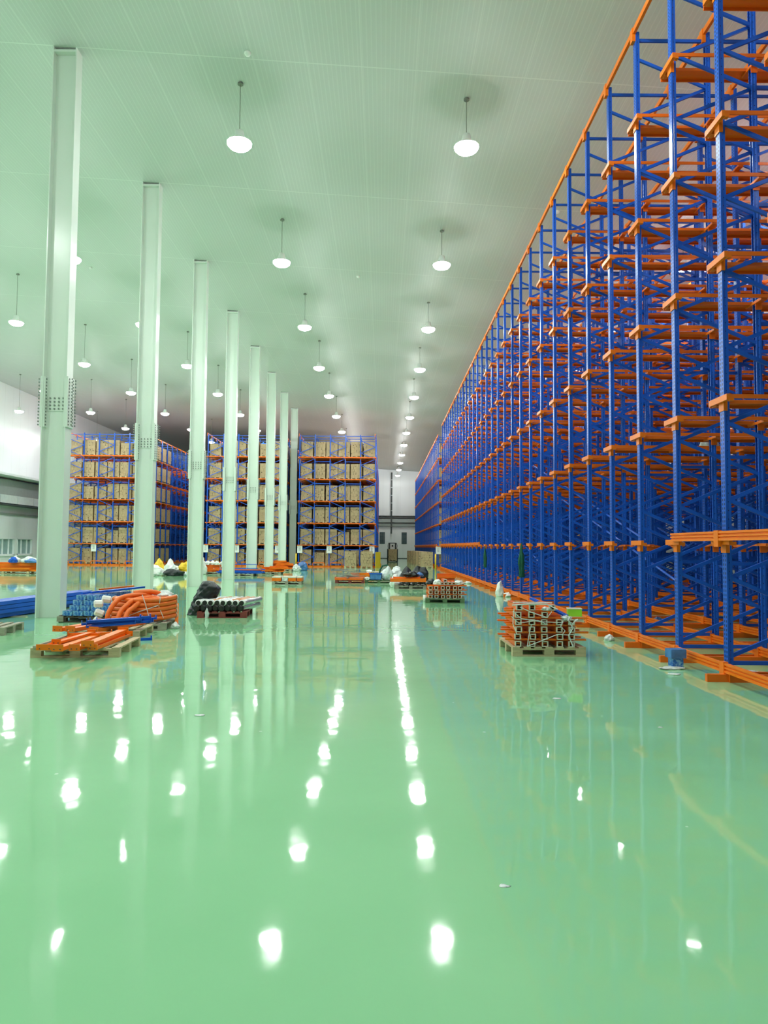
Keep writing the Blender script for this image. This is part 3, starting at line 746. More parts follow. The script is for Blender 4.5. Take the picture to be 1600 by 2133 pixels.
tag(link('timber', MB().box(-0.02, -0.6, 0, 0.02, 0.5, 0.03).mesh('t', 'woodgrey'), None, (-4.62, 9.95, 0.131), (0, 0, 0.07)), 'thin timber strip at the left edge of the nearest pallet', 'timber')

# --- second left pallet with blue braces
c2 = (-4.46, 11.72)
near_pallet('pale wooden pallet under thin blue bars, behind the orange beam pallet', c2[0], c2[1], rz, 1.1, 1.0, 'woodlight')
gb2 = 'thin blue bars piled on the second left pallet'
for i in range(11):
    a = rz+math.radians(-2+R.uniform(-10, 10)); zz = 0.20+0.038*(i//4)
    u = -0.12+0.12*(i % 4)+R.uniform(-.03, .03)
    k4 = i % 4
    p = (-4.66+0.07*k4+R.uniform(-.05, .05), 11.08+0.095*k4, zz); q = (-3.90+0.03*k4+R.uniform(-.1, .05), 11.42+0.11*k4+R.uniform(-.04, .04), zz+0.03)
    steel_beam('blue_bar', p, q, 0.045, 0.035, 'blue', 'thin blue steel bar on the second left pallet, %s layer, %s from the front' % (['bottom', 'middle', 'top'][i//4], ORD[i % 4]), gb2, kind='box', cat='steel bar')
for i in range(3):
    p = (c2[0]-0.62+0.20*i, c2[1]-0.62, 0.135); q = (p[0]+0.25, p[1]+1.1, 0.135)
    if i == 2: p = (c2[0]-0.02, c2[1]-0.70, 0.135); q = (c2[0]+0.3, c2[1]+0.5, 0.135)
    steel_beam('orange_beam', p, q, 0.13, 0.055, 'orange', ['orange beam at the left edge of the blue bar pallet', 'orange beam just left of the blue bars', 'dark orange beam with wide end sticking out among the blue bars'][i], None)
steel_beam('blue_bar', (-3.98, 11.02, 0.0), (-3.64, 11.20, 0.0), 0.04, 0.04, 'blue', 'single short blue bar lying alone on the green floor', None, kind='box', cat='steel bar')

# --- third: pallet of bent orange guard tubes
c3 = (-4.42, 12.93)
near_pallet('wooden pallet under wrapped orange bent tubes, before the second column', c3[0], c3[1], rz, 1.15, 1.05, 'woodgrey')
gt = 'bent orange tubes strapped on a pallet'
def bent(pts, r_, lab, cap=True):
    t = empty('orange_tube', pts[0], label=lab, cat='steel tube', group=gt)
    P = []; pp = [Vector(p)-Vector(pts[0]) for p in pts]
    for i in range(len(pp)-1):       # Catmull-Rom
        a, b_, c, d = pp[max(i-1, 0)], pp[i], pp[i+1], pp[min(i+2, len(pp)-1)]
        for k in range(6):
            s_ = k/6; P.append(0.5*((2*b_)+(-a+c)*s_+(2*a-5*b_+4*c-d)*s_*s_+(-a+3*b_-3*c+d)*s_**3))
    P.append(pp[-1])
    link('tube_body', MB().tube(P, r_, 12).mesh('tube', 'tube', True), t)
    for e, nx_ in ((P[0], P[1]), (P[-1], P[-2])):
        dv = (e-nx_).normalized()
        link('end_flange', MB().tube([e-dv*0.004, e+dv*0.012], r_*1.25, 12).mesh('flange', 'cap'), t)
for i in range(5):
    zz = 0.19+i*0.082
    bent([(-4.85, 12.72+0.02*i, zz), (-4.5, 12.60, zz), (-4.15, 12.58, zz), (-3.92, 12.70, zz+0.01), (-3.80+0.0*i, 13.0, zz+0.03)], 0.042,
         'long bent orange tube lying across the pallet, %s from the bottom' % ORD[i])
    bent([(-4.88, 12.95, zz), (-4.5, 12.88, zz), (-4.2, 12.86, zz), (-3.98, 12.98, zz), (-3.92, 13.25, zz)], 0.042,
         'long bent orange tube in the back layer behind the wrapped ones, %s from the bottom' % ORD[i])
for i, (x, ht) in enumerate(((-4.75, 0.60), (-4.55, 0.55), (-4.42, 0.52))):
    bent([(x-0.04, 12.33-0.03*i, 0.17), (x-0.02, 12.36, 0.32), (x+0.05, 12.45, ht-0.12), (x+0.14, 12.60, ht-0.03), (x+0.40, 12.8, ht), (x+0.55-0.04*i, 12.98, ht-0.06)], 0.043,
         'orange tube standing with its elbow up at the front of the tube pallet, %s' % ['left', 'middle', 'right'][i])
bent([(-4.5, 12.75, 0.63), (-4.25, 12.9, 0.65), (-4.1, 13.05, 0.60), (-4.2, 13.2, 0.56)], 0.045, 'short curved orange tube on the very top of the tube pallet')
for i, (x, y, zz) in enumerate(((-4.98, 12.45, 0.46), (-4.88, 12.55, 0.53), (-4.95, 12.42, 0.30), (-4.97, 12.42, 0.16))):
    tag(link('foam_cap', MB().tube([(-0.09, 0, 0), (-0.07, 0, 0.0), (0.05, 0.0, 0.0), (0.07, 0, 0)], [0.04, 0.065, 0.065, 0.04], 8).mesh('cap', 'white'), None, (x, y, zz), (0, 0.2*i, 0.4)),
        'white wrapped end pad left of the orange tubes, %s from the top' % ORD[[1, 0, 2, 3][i]], 'foam pad', 'white end pads on the tube pallet')
for i, pts_ in enumerate(([(-4.25, 12.52, 0.62), (-4.18, 12.50, 0.45), (-4.12, 12.50, 0.25), (-4.1, 12.5, 0.16)], [(-3.95, 12.6, 0.58), (-3.98, 12.62, 0.40), (-3.9, 12.64, 0.2)], [(-4.6, 12.5, 0.2), (-4.3, 12.5, 0.32), (-4.0, 12.58, 0.42), (-3.85, 12.8, 0.55)])):
    tag(link('film_strip', MB().tube(pts_, 0.007, 5).mesh('strap', 'strap')), 'thin clear wrapping strip around the orange tubes, %s' % ['middle one', 'right one', 'diagonal one'][i], 'plastic strip', None)
lump('plastic_bag', (-4.05, 13.1, 0.50), (0.34, 0.3, 0.16), 'debris', 'crumpled clear plastic film on the back of the orange tube pallet', 'plastic film', seed=5)
lump('plastic_bag', (-3.72, 12.75, 0), (0.16, 0.12, 0.12), 'bag_white', 'small white plastic scrap on the floor right of the tube pallet', 'plastic film', seed=6, top=0.1)
steel_beam('orange_beam', (-3.74, 12.9, 0.02), (-3.84, 13.25, 0.40), 0.06, 0.03, 'orange2', 'short orange piece leaning at the right end of the tube pallet', None, conn=False)

# --- blue wrapped stack beside the first column
c4 = (-5.62, 14.15)
t = near_pallet('dark wooden pallet under film wrapped blue bars, beside the first column', c4[0], c4[1], 0, 1.2, 1.05, 'wooddark')
link('corner_block', MB().box(-0.62, -0.56, 0.02, -0.5, -0.50, 0.12).mesh('cb', 'woodgrey'), t)
gw = 'film wrapped blue bars on the dark pallet'
rowsn = [5, 4, 3, 2]
for r_ in range(4):
    for k in range(rowsn[r_]):
        x = -6.06+0.205*k+(0.0 if r_ == 0 else 0.12+0.05*(r_-1)); zz = 0.132+0.098*r_
        steel_beam('blue_beam', (x, 13.62+0.03*r_, zz), (x+0.20, 15.0+0.05*k, zz), 0.19, 0.093, 'bluewrap', 'film wrapped blue beam on the dark pallet, %s layer, %s from the left' % (['bottom', 'second', 'third', 'top'][r_], ORD[k]), gw, conn=False, kind='box')
for i in range(4):
    steel_beam('blue_beam', (-5.9+0.13*i, 13.9+0.1*i, 0.525+0.008*i), (-5.35+0.10*i, 15.0, 0.56+0.01*i), 0.06, 0.035, 'blue', 'loose bare blue bar on top of the wrapped blue stack, %s from the left' % ORD[i], 'loose blue bars on the wrapped stack', conn=False, kind='box', cat='steel bar')
steel_beam('orange_beam', (-5.8, 14.5, 0.565), (-5.35, 15.2, 0.60), 0.05, 0.03, 'orange', 'short red orange bar lying behind the blue bars on the wrapped stack', None, conn=False)

# --- long bundle of blue uprights beside the first column
gu = 'long blue uprights stacked left of the first column'
for r_ in range(4):
    for k in range(4):
        x = -8.02+0.13*k+0.02*r_+R.uniform(-.015, .015); zz = 0.02+0.085*r_
        dx = 0.30+R.uniform(-.05, .05)
        t = steel_beam('blue_upright', (x-0.25, 11.9+R.uniform(0, .5), zz), (x+dx, 17.6+R.uniform(-.3, .5), zz+0.0), 0.10, 0.075, 'blue', 'long perforated blue upright in the floor bundle, %s layer, %s from the left' % (['bottom', 'second', 'third', 'top'][r_], ORD[k]), gu, conn=False, kind='hat', cat='rack upright')
        L_ = 5.6; g = MB()
        for q_ in range(56):
            g.box(0.1+q_*0.1, 0.0495, 0.028, 0.14+q_*0.1, 0.0515, 0.048)
        link('slot_row', g.mesh('slots', 'strap'), t)
for i, y in enumerate((12.6, 14.6, 16.8)):
    tag(link('timber_bearer', MB().box(-0.45, -0.05, 0, 0.45, 0.05, 0.019).mesh('t', 'woodgrey'), None, (-7.85+0.08*i, y, 0)), 'thin timber bearer under the blue upright bundle, %s from the camera' % ORD[i], 'timber', 'timber bearers')
near_pallet('empty weathered pallet cut off by the left edge of the photo', -6.82, 11.98, math.radians(8), 1.15, 0.9, 'woodgrey')

# --- black rolls and black sack
c5 = (-3.36, 15.22)
near_pallet('dark red pallet carrying black ended rolls', c5[0], c5[1], math.radians(4), 1.02, 1.05, 'woodred')
gr_ = 'wrapped rolls on the red pallet'
roll_end = MB().tube([(0, 0, 0), (0.02, 0, 0)], 0.052, 14).mesh('e', 'black')
for lay, n_ in ((0, 8), (1, 8)):
    for k in range(n_):
        x = c5[0]-0.50+0.128*k+0.03*lay; zz = 0.13+0.066+lay*0.108
        y0 = 14.70+0.03*(k % 2)+0.04*lay
        mm = ['silver', 'silver', 'rollbrown', 'silver', 'silver', 'rollbrown', 'rollbrown', 'silver'][k]
        t = empty('roll', (x, y0, zz), math.radians(84+4), label='%s roll with black end on the red pallet, %s layer, %s from the left' % ('brown banded' if mm == 'rollbrown' else 'silver wrapped', ['bottom', 'top'][lay], ORD[k]), cat='roll', group=gr_)
        t.rotation_euler = (0, 0, math.radians(90-9))
        link('wrap', MB().tube([(0.05, 0, 0), (1.15, 0, 0)], 0.064, 14).mesh('w', mm if lay else 'silver', True), t)
        link('film_collar', MB().tube([(0.0, 0, 0), (0.09, 0, 0)], [0.066, 0.0665], 14).mesh('w', 'white' if lay else 'black', True), t)
        link('dark_core', MB().tube([(-0.012, 0, 0), (0.02, 0, 0)], 0.05, 14).mesh('w', 'black'), t)
lump('plastic_bag', (-3.62, 14.62, 0.0), (0.07, 0.05, 0.2), 'debris', 'torn clear film hanging at the front of the roll pallet', 'plastic film', seed=15, crease=0.2)
# leaning sack: rings along a bent spine
v = []; f = []; n, m_ = 64, 40
ph = [R.uniform(0, 6) for _ in range(9)]
for i in range(m_+1):
    s_ = i/m_
    cx = 0.08+0.32*s_**1.1; cz = 0.0+0.72*s_
    wx = 0.21+0.0*s_-0.035*s_; wy = 0.19
    if s_ > 0.86: wx *= max(0.03, math.cos((s_-0.86)/0.14*PI/2*0.98)); wy *= max(0.03, math.cos((s_-0.86)/0.14*PI/2*0.98))
    for k in range(n):
        a = 2*PI*k/n
        fo = 0.93+0.10*abs(math.sin(2*a+ph[0]+5*s_))+0.08*abs(math.sin(5*a+ph[1]-11*s_))+0.06*abs(math.sin(23*s_+3*a+ph[2]))+0.03*abs(math.sin(11*a-17*s_))
        q = Vector((math.cos(a), math.sin(a), s_*4))
        fo *= 1.08-0.20*abs(noise.noise(q*1.7))-0.12*abs(noise.noise(q*4.0))
        tilt = 0.28*math.cos(a)*wx*s_*2.2
        v.append((cx+wx*fo*math.cos(a), wy*fo*math.sin(a), max(0.0, cz-tilt*0.9)))
for i in range(m_):
    for k in range(n):
        k2 = (k+1) % n; f.append((i*n+k, i*n+k2, (i+1)*n+k2, (i+1)*n+k))
f.append(tuple(range(n-1, -1, -1))); f.append(tuple(m_*n+k for k in range(n)))
tag(link('black_sack', MB().add(v, f).mesh('sack', 'bag_black', True), None, (-4.07, 15.35, 0), (0, 0, 0)), 'tall crumpled black sack leaning against the roll pallet', 'sack')

# --- near right pallet with stacked orange channels
c6 = (2.31, 10.33)
near_pallet('wooden pallet under stacked wrapped orange channels, nearest on the right', c6[0], c6[1], math.radians(1), 1.02, 1.02, 'woodlight')
gc = 'orange channels pointing at the camera on the right pallet'; gx = 'orange channels lying crosswise on the right pallet'
HC = 0.078
def tube_end(x, y0, y1, zz, lab, group, w=0.078, h=0.076):
    t = empty('orange_channel', (x, y0, zz), math.radians(R.uniform(-1.5, 1.5)), label=lab, cat='steel channel', group=group)
    g = MB(); e = 0.005; L_ = y1-y0
    g.box(-w/2, 0, 0, -w/2+e, L_, h).box(w/2-e, 0, 0, w/2, L_, h).box(-w/2, 0, 0, w/2, L_, e).box(-w/2, 0, h-e, w/2, L_, h)
    link('channel_body', g.mesh('b', 'orange'), t)
    g = MB(); e = 0.011
    g.box(-w/2-.004, -0.012, -.002, -w/2+e, 0.02, h+.002).box(w/2-e, -0.012, -.002, w/2+.004, 0.02, h+.002).box(-w/2, -0.012, -.002, w/2, 0.02, e).box(-w/2, -0.012, h-e, w/2, 0.02, h+.002)
    link('cream_end_rim', g.mesh('c', 'cap'), t)
    link('inner_web', MB().box(-w/2+.01, 0.03, h*0.42, w/2-.01, L_, h*0.58).mesh('c', 'orange2'), t)
xs = [-0.42, -0.225, -0.05, 0.15, 0.33]
LY = [5, 5, 5, 5, 3]
zz = 0.132
for lay in range(5):
    xx = xs if lay < 4 else xs[:3]
    for k, ux in enumerate(xx):
        tube_end(c6[0]+ux+R.uniform(-.012, .012), 9.84, 10.72, zz, 'cream ended orange channel pointing out of the right pallet, %s layer, %s from left' % (ORD[lay], ORD[k]), gc)
    zz += HC
    for k in range(3 if lay < 4 else 2):
        y = 9.95+0.30*k
        steel_beam('orange_channel', (c6[0]-0.56+R.uniform(-.04, .04), y, zz), (c6[0]+(0.54 if lay < 4 else 0.12)+R.uniform(-.04, .04), y, zz), 0.075, 0.022, 'orange' if k else 'orange2',
                   'thin orange channel lying crosswise on the right pallet, above layer %s, %s from front' % (['one', 'two', 'three', 'four', 'five'][lay], ORD[k]), gx, conn=False, kind='hat', cat='steel channel')
    zz += 0.0225
for k, ux in enumerate((-0.40, -0.22, 0.06)):
    tube_end(c6[0]+ux, 9.86, 10.6, zz, 'cream ended orange channel on the top layer of the right pallet, %s from left' % ORD[k], gc)
tz = zz+HC
R2 = random.Random(11)
def strip(pts_, lab, r_=0.006):
    tag(link('film_strip', MB().tube(pts_, r_, 5).mesh('strip', 'strap')), lab, 'plastic strip', 'clear film strips on the right pallet')
x0 = c6[0]; yf = 9.81
strip([(x0-0.50, yf, 0.62), (x0-0.38, yf-.01, 0.52), (x0-0.1, yf-.01, 0.48), (x0+0.2, yf, 0.47)], 'film strip drooping across the middle of the right pallet stack')
strip([(x0-0.30, yf, 0.14), (x0-0.05, yf-.01, 0.24), (x0+0.12, yf-.01, 0.31), (x0+0.28, yf, 0.30)], 'film strip rising diagonally over the lower layers')
strip([(x0-0.24, yf, 0.44), (x0-0.28, yf-.01, 0.28), (x0-0.30, yf, 0.14)], 'near vertical film strip at the left of the stack')
strip([(x0-0.40, yf, 0.68), (x0-0.22, yf-.01, 0.60), (x0-0.02, yf-.01, 0.54), (x0+0.04, yf, 0.62)], 'film strip slung over the upper left channels')
strip([(x0+0.20, yf-.01, 0.50), (x0+0.16, yf-.02, 0.42), (x0+0.22, yf-.02, 0.36), (x0+0.18, yf-.01, 0.30)], 'short twisted film strip below the blue bars')
strip([(x0+0.26, yf-.01, 0.52), (x0+0.33, yf-.02, 0.40), (x0+0.27, yf-.02, 0.30), (x0+0.33, yf-.02, 0.14)], 'long dangling film strip at the right of the stack', 0.009)
strip([(x0+0.38, yf-.01, 0.52), (x0+0.32, yf-.02, 0.44), (x0+0.29, yf-.02, 0.36)], 'short film strip under the green box')
strip([(x0-0.48, yf, 0.66), (x0-0.50, yf-.01, 0.45), (x0-0.44, yf, 0.30)], 'film strip down the left corner of the stack')
strip([(x0-0.50, yf+.04, tz-0.01), (x0-0.25, yf+.03, tz+0.01), (x0-0.02, yf+.03, tz+0.006), (x0+0.12, yf, tz-0.06)], 'thick film fold along the top edge of the right stack', 0.010)
strip([(x0-0.46, yf+.2, tz+0.01), (x0-0.2, yf+.25, tz+0.012), (x0+0.10, yf+.22, tz+0.01)], 'second film fold behind the top edge of the right stack', 0.010)
strip([(x0-0.02, yf-.01, 0.44), (x0-0.15, yf-.01, 0.50), (x0-0.42, yf-.01, 0.46), (x0-0.52, yf, 0.55)], 'film strip crossing the left middle of the right stack')
strip([(x0+0.30, yf-.01, 0.56), (x0+0.26, yf-.03, 0.50), (x0+0.32, yf-.03, 0.46), (x0+0.40, yf-.02, 0.52)], 'looped film strip below the green box', 0.008)
lump('plastic_bag', (x0+0.26, 9.88, 0.50), (0.14, 0.12, 0.07), 'debris', 'crumpled clear film bunched at the foot of the blue bars', 'plastic film', seed=21, crease=0.2)
lump('plastic_bag', (x0-0.02, 9.86, 0.632), (0.12, 0.12, 0.05), 'debris', 'crumpled film knot on top of the right stack', 'plastic film', seed=22, crease=0.2)
for i in range(2):
    steel_beam('blue_bar', (x0+0.24+0.035*i, 9.87, 0.545), (x0-0.06+0.03*i, 10.75, 0.72), 0.028, 0.028, 'blue', ['left', 'right'][i]+' of the two thin blue bars leaning on the right pallet stack', None, conn=False, kind='box', cat='steel bar')
t = empty('box', (x0+0.41, 10.02, 0.542), math.radians(-6), label='small lime green box on the right end of the orange stack', cat='box')
link('carton_body', MB().box(-0.095, -0.07, 0, 0.095, 0.07, 0.10).mesh('b', 'lime'), t)
link('lid_flap', MB().box(-0.10, -0.075, 0.10, 0.10, 0.08, 0.112).mesh('b', 'cap'), t)
tag(link('film_wad', MB().box(-0.16, -0.1, 0, 0.12, 0.1, 0.07).mesh('s', 'cap'), None, (x0+0.40, 10.03, 0.470)), 'cream cardboard piece under the lime green box', 'cardboard')

# --- small things by the rack foot
t = empty('blue_box', (3.72, 8.98, 0), 0.1, label='small blue plastic wrapped bundle standing at the foot of the rack', cat='bundle')
link('upper_block', MB().box(-0.10, -0.08, 0.13, 0.10, 0.08, 0.24).mesh('b', 'bluefilm'), t)
link('lower_block', MB().box(-0.07, -0.06, 0.0, 0.07, 0.06, 0.13).mesh('b', 'bluewrap'), t)
lump('plastic_bag', (3.62, 8.88, 0), (0.30, 0.14, 0.035), 'debris', 'flattened clear film under the blue bundle at the rack foot', 'plastic film', seed=31)
lump('plastic_bag', (3.70, 11.55, 0), (0.16, 0.14, 0.10), 'debris', 'crumpled grey film ball beside the rack floor beam', 'plastic film', seed=32)
lump('plastic_bag', (4.35, 8.38, 0), (0.35, 0.14, 0.08), 'debris', 'clear film heap behind the nearest floor beam of the rack', 'plastic film', seed=36)
lump('plastic_bag', (5.4, 13.9, 0), (0.25, 0.2, 0.16), 'bluefilm', 'small blue wrapped heap on the floor inside the rack', 'bundle', seed=37)
lump('plastic_bag', (3.62, 21.75, 0), (0.24, 0.22, 0.46), 'bag_white', 'upright white plastic bag beside the rack floor beam', 'plastic bag', seed=33, top=0.3)
lump('plastic_bag', (3.82, 21.6, 0), (0.22, 0.2, 0.14), 'bag_white', 'low white plastic bag slumped right of the upright one', 'plastic bag', seed=34)
lump('plastic_bag', (3.55, 29.2, 0), (0.3, 0.2, 0.10), 'bag_white', 'small pale bag on the floor before the far part of the rack', 'plastic bag', seed=35)
tag(link('paper_roll', MB().tube([(0, 0, 0), (0, 0, 0.19)], 0.052, 14).mesh('r', 'white', True), None, (1.17, 19.4, 0)), 'small white roll standing left of the pallet of short channels', 'roll')
lump('green_net', (3.86, 19.6, 0.68), (0.16, 0.1, 0.95), 'netgreen', 'dark green net hanging on a rack post', 'net', seed=41, top=0.2, crease=0.16)
lump('green_net', (3.86, 26.5, 0.75), (0.12, 0.1, 0.8), 'netgreen', 'second dark green net hanging farther along the rack', 'net', seed=42, top=0.2, crease=0.16)
lump('plastic_bag', (6.05, 13.0, 4.04-0.72+0.0), (0.35, 0.25, 0.28), 'bag_white', 'white plastic bag resting on a rail inside the rack', 'plastic bag', seed=43)
for i, (x, y, s_) in enumerate(((-1.6, 6.3, 0.06), (0.55, 3.2, 0.03), (1.75, 7.1, 0.05), (0.78, 2.25, 0.025), (3.5, 8.5, 0.1), (2.35, 6.0, 0.03))):
    lump('floor_scrap', (x, y, 0), (s_*1.6, s_, s_*0.18), 'debris', 'tiny pale scrap on the green floor, %s' % ['left of the lamp reflections', 'near the lower centre', 'right of the centre', 'bottom right', 'by the rack foot', 'right of the pallet shadow'][i], 'scrap', seed=50+i, n=10, m=5)

# --- farther pallets with piles
def pile(px, py, rz_, w, d, layers, n_, mat_, lab, pm='woodgrey', bl=1.1, bw=0.08, bh=0.06, ang=0.0, jit=0.12, z0=0.131, zstep=None, endw=False, cross=False):
    """an ordered heap of separate beams on a pallet; beams run along x when ang=0"""
    far_pallet('pallet under the %s' % lab, px, py, rz_, w, d, pm)
    rr = random.Random(int(px*100+py*10))
    for l in range(layers):
        nn = max(1, n_-(l//2))
        for k in range(nn):
            a = ang+(PI/2 if cross and l % 2 else 0)+rr.uniform(-jit, jit)*0.6
            off = (-(nn-1)/2+k)*(min(d, w)*0.9/max(1, n_))+rr.uniform(-.05, .05)
            cx, cy_ = px-off*math.sin(a)+rr.uniform(-.2, .2)*jit*2, py+off*math.cos(a)
            ll = bl*rr.uniform(0.85, 1.05)
            p = (cx-ll/2*math.cos(a), cy_-ll/2*math.sin(a), z0+l*bh*1.02)
            q = (cx+ll/2*math.cos(a), cy_+ll/2*math.sin(a), z0+l*bh*1.02+rr.uniform(0, 0.01))
            steel_beam('steel_beam', p, q, bw, bh, mat_ if rr.random() < 0.85 else ('orange' if mat_ != 'orange' else 'orange2'),
                       '%s beam in the %s, layer %d up, %s across' % ({'blue': 'blue', 'orange': 'orange', 'orange2': 'bright orange', 'grey': 'grey'}[mat_], lab, l+1, ORD[k]),
                       'beams in the '+lab, conn=endw, cmat='cap' if endw else None, kind='box' if mat_ == 'blue' else 'channel')
# short channel stack in the centre right
c7 = (1.72, 19.45)
far_pallet('green stained pallet under short orange channels, centre right', c7[0], c7[1], -0.08, 1.05, 1.0, 'woodgreen')
zz = 0.132
for lay in range(3):
    for k in range(6):
        tube_end(c7[0]-0.42+0.16*k+R.uniform(-.02, .02), 18.98, 19.85, zz, 'short orange channel on the green pallet, %s layer, %s from left' % (ORD[lay], ORD[k]), 'short orange channels on the green pallet', 0.09, 0.085)
    zz += 0.088
    for k in range(2):
        steel_beam('orange_channel', (c7[0]-0.5, 19.1+0.6*k, zz), (c7[0]+0.56, 19.1+0.6*k, zz), 0.08, 0.028, 'orange', 'crosswise orange channel on the green pallet, above layer %s, %s' % (['one', 'two', 'three'][lay], ['front', 'back'][k]), None, conn=False, cat='steel channel')
    zz += 0.029
for k in range(4):
    tube_end(c7[0]-0.12+0.11*k, 19.05, 19.8, zz+0.001, 'loose orange channel on top of the green pallet stack, %s from left' % ORD[k], 'loose channels on top of the green pallet', 0.085, 0.075)
tube_end(c7[0]-0.02, 19.1, 19.7, zz+0.08, 'topmost orange channel of the green pallet stack', None, 0.085, 0.07)
lump('plastic_bag', (c7[0]-0.22, 19.15, zz), (0.24, 0.2, 0.15), 'bag_white', 'white bag lying on the channels of the green pallet, left', 'plastic bag', seed=61)
lump('plastic_bag', (c7[0]+0.34, 19.15, zz), (0.28, 0.2, 0.13), 'bag_white', 'white bag lying on the channels of the green pallet, right', 'plastic bag', seed=62)
lump('black_sack', (c7[0]-0.40, 19.3, zz), (0.24, 0.24, 0.16), 'bag_black', 'small black wrapping on the left corner of the green pallet stack', 'sack', seed=63)

# grey pallet with long orange beams, black bags behind it
c8 = (1.0, 25.6)
far_pallet('grey pallet under grey brackets and long orange beams, centre', c8[0], c8[1], 0.02, 1.1, 1.0, 'woodgrey')
for i in range(12):
    a = R.uniform(-0.6, 0.6); x = c8[0]-0.42+0.078*i
    steel_beam('grey_bracket', (x, 25.2+R.uniform(0, .1), 0.133+0.04*(i % 2)), (x+0.25*math.sin(a), 25.8, 0.14+0.05*(i % 2)), 0.07, 0.05, 'grey', 'grey steel bracket under the long orange beams, %s from left' % ORD[i], 'grey brackets on the grey pallet', conn=False, cat='bracket')
for i in range(4):
    steel_beam('orange_beam', (c8[0]-0.72+0.02*i, 25.15+0.13*i, 0.26+0.0*i), (c8[0]+0.55, 25.15+0.13*i, 0.26), 0.11, 0.11, 'orange2', 'long orange beam across the grey pallet, %s from the front' % ORD[i], 'long orange beams on the grey pallet', kind='box', conn=True)
for i in range(2):
    steel_beam('orange_beam', (c8[0]-0.60, 25.35+0.16*i, 0.372), (c8[0]+0.35, 25.35+0.16*i, 0.372), 0.12, 0.05, 'orange2', 'orange beam stacked on the long beams of the grey pallet, %s' % ['front', 'back'][i], None)
lump('black_sack', (c8[0]+0.02, 25.35, 0.424), (0.5, 0.35, 0.20), 'bag_black', 'crumpled black sack on the orange beams of the grey pallet', 'sack', seed=71, crease=0.2)
lump('black_sack', (c8[0]+0.42, 26.5, 0.0), (0.6, 0.45, 0.74), 'bag_black', 'large black sack behind the grey pallet', 'sack', seed=72, top=0.75)
lump('black_sack', (c8[0]-0.10, 26.9, 0.0), (0.45, 0.4, 0.66), 'bag_black', 'black sack left of the large one behind the grey pallet', 'sack', seed=73, top=0.5)
lump('plastic_bag', (c8[0]-0.50, 26.2, 0.0), (0.42, 0.35, 0.5), 'bag_white', 'grey white bag behind the left end of the long orange beams', 'plastic bag', seed=74)
lump('blue_bundle', (c8[0]+0.35, 25.6, 0.424), (0.28, 0.2, 0.16), 'bluefilm', 'small blue film bundle right on the orange beams', 'bundle', seed=75)
for i in range(9):
    y = 26.6+0.12*i; a = math.radians(-25+R.uniform(-12, 12)); zz = 0.01+0.056*i
    steel_beam('orange_beam', (2.05, 26.4+0.08*(i % 3), zz), (2.05+0.75*math.cos(a), 26.4+0.08*(i % 3)+0.6*math.sin(a)+0.3, zz), 0.07, 0.055, 'orange', 'short orange beam in the heap right of the large black sack, %s from the bottom' % ORD[i], 'orange heap right of the black sack', conn=False)

# row of pallets farther left of centre
far_pallet('low pallet under grey braces, left of the centre', -1.35, 29.4, 0.03, 1.2, 1.0, 'woodred')
for i in range(6):
    steel_beam('orange_beam', (-1.95, 28.95+0.17*i, 0.132), (-0.78, 28.95+0.17*i, 0.132), 0.12, 0.07, 'orange', 'orange beam beneath the grey braces, %s from the front' % ORD[i], 'orange beams under the grey braces', kind='box')
for i in range(16):
    a = R.uniform(-0.7, 0.7)+ (PI/2 if i % 4 == 0 else 0); x, y, zz = -1.35+R.uniform(-.45, .45), 29.4+R.uniform(-.35, .35), 0.205+0.022*i
    dx, dy_ = 0.4*math.cos(a), 0.4*math.sin(a)
    steel_beam('grey_brace', (x-dx, y-dy_, zz), (x+dx, y+dy_, zz+0.02), 0.04, 0.022, 'grey', 'thin grey steel brace in the tangled heap, %s up' % ORD[i], 'tangled grey braces', conn=False, cat='steel brace')
far_pallet('teal stained pallet under blue crates and white bags, centre', -0.15, 29.5, 0, 1.15, 1.0, 'woodgreen')
g = empty('blue_crate', (-0.28, 29.2, 0.131), label='open blue plastic crate on the centre pallet', cat='crate')
link('crate_walls', MB().box(-0.25, -0.17, 0, 0.25, -0.15, 0.26).box(-0.25, 0.15, 0, 0.25, 0.17, 0.26).box(-0.25, -0.17, 0, -0.23, 0.17, 0.26).box(0.23, -0.17, 0, 0.25, 0.17, 0.26).box(-0.25, -0.17, 0, 0.25, 0.17, 0.02).mesh('c', 'bluefilm'), g)
link('crate_rim', MB().box(-0.27, -0.19, 0.24, 0.27, -0.15, 0.28).box(-0.27, 0.15, 0.24, 0.27, 0.19, 0.28).mesh('c', 'blue'), g)
lump('plastic_bag', (0.22, 29.35, 0.131), (0.5, 0.4, 0.52), 'debris', 'clear bag of fittings on the centre pallet right of the crate', 'plastic bag', seed=81)
lump('plastic_bag', (-0.62, 29.1, 0.131), (0.24, 0.22, 0.14), 'bag_white', 'small white bag left of the blue crate', 'plastic bag', seed=82)
tag(link('cardboard_box', MB().box(-0.35, -0.2, 0.0, 0.35, 0.2, 0.42).box(-0.42, -0.22, 0.40, 0.0, 0.2, 0.43).box(0.02, -0.22, 0.41, 0.42, 0.2, 0.44).mesh('c', 'cap'), None, (0.0, 30.6, 0.131-0.131)), 'open cream cardboard box behind the blue crate', 'cardboard box')
tag(link('hose', MB().tube([(-0.2, 0, 0.0), (-0.16, 0, 0.5), (-0.05, 0, 0.68), (0.12, 0, 0.72), (0.24, 0, 0.6), (0.24, 0, 0.1)], 0.035, 8).mesh('h', 'netgreen', True), None, (0.05, 30.25, 0)), 'dark green looped hose standing behind the crate', 'hose')
lump('plastic_bag', (0.62, 31.0, 0.0), (0.65, 0.5, 0.62), 'debris', 'large grey white bag of fittings behind the centre pallets', 'plastic bag', seed=83, crease=0.16)
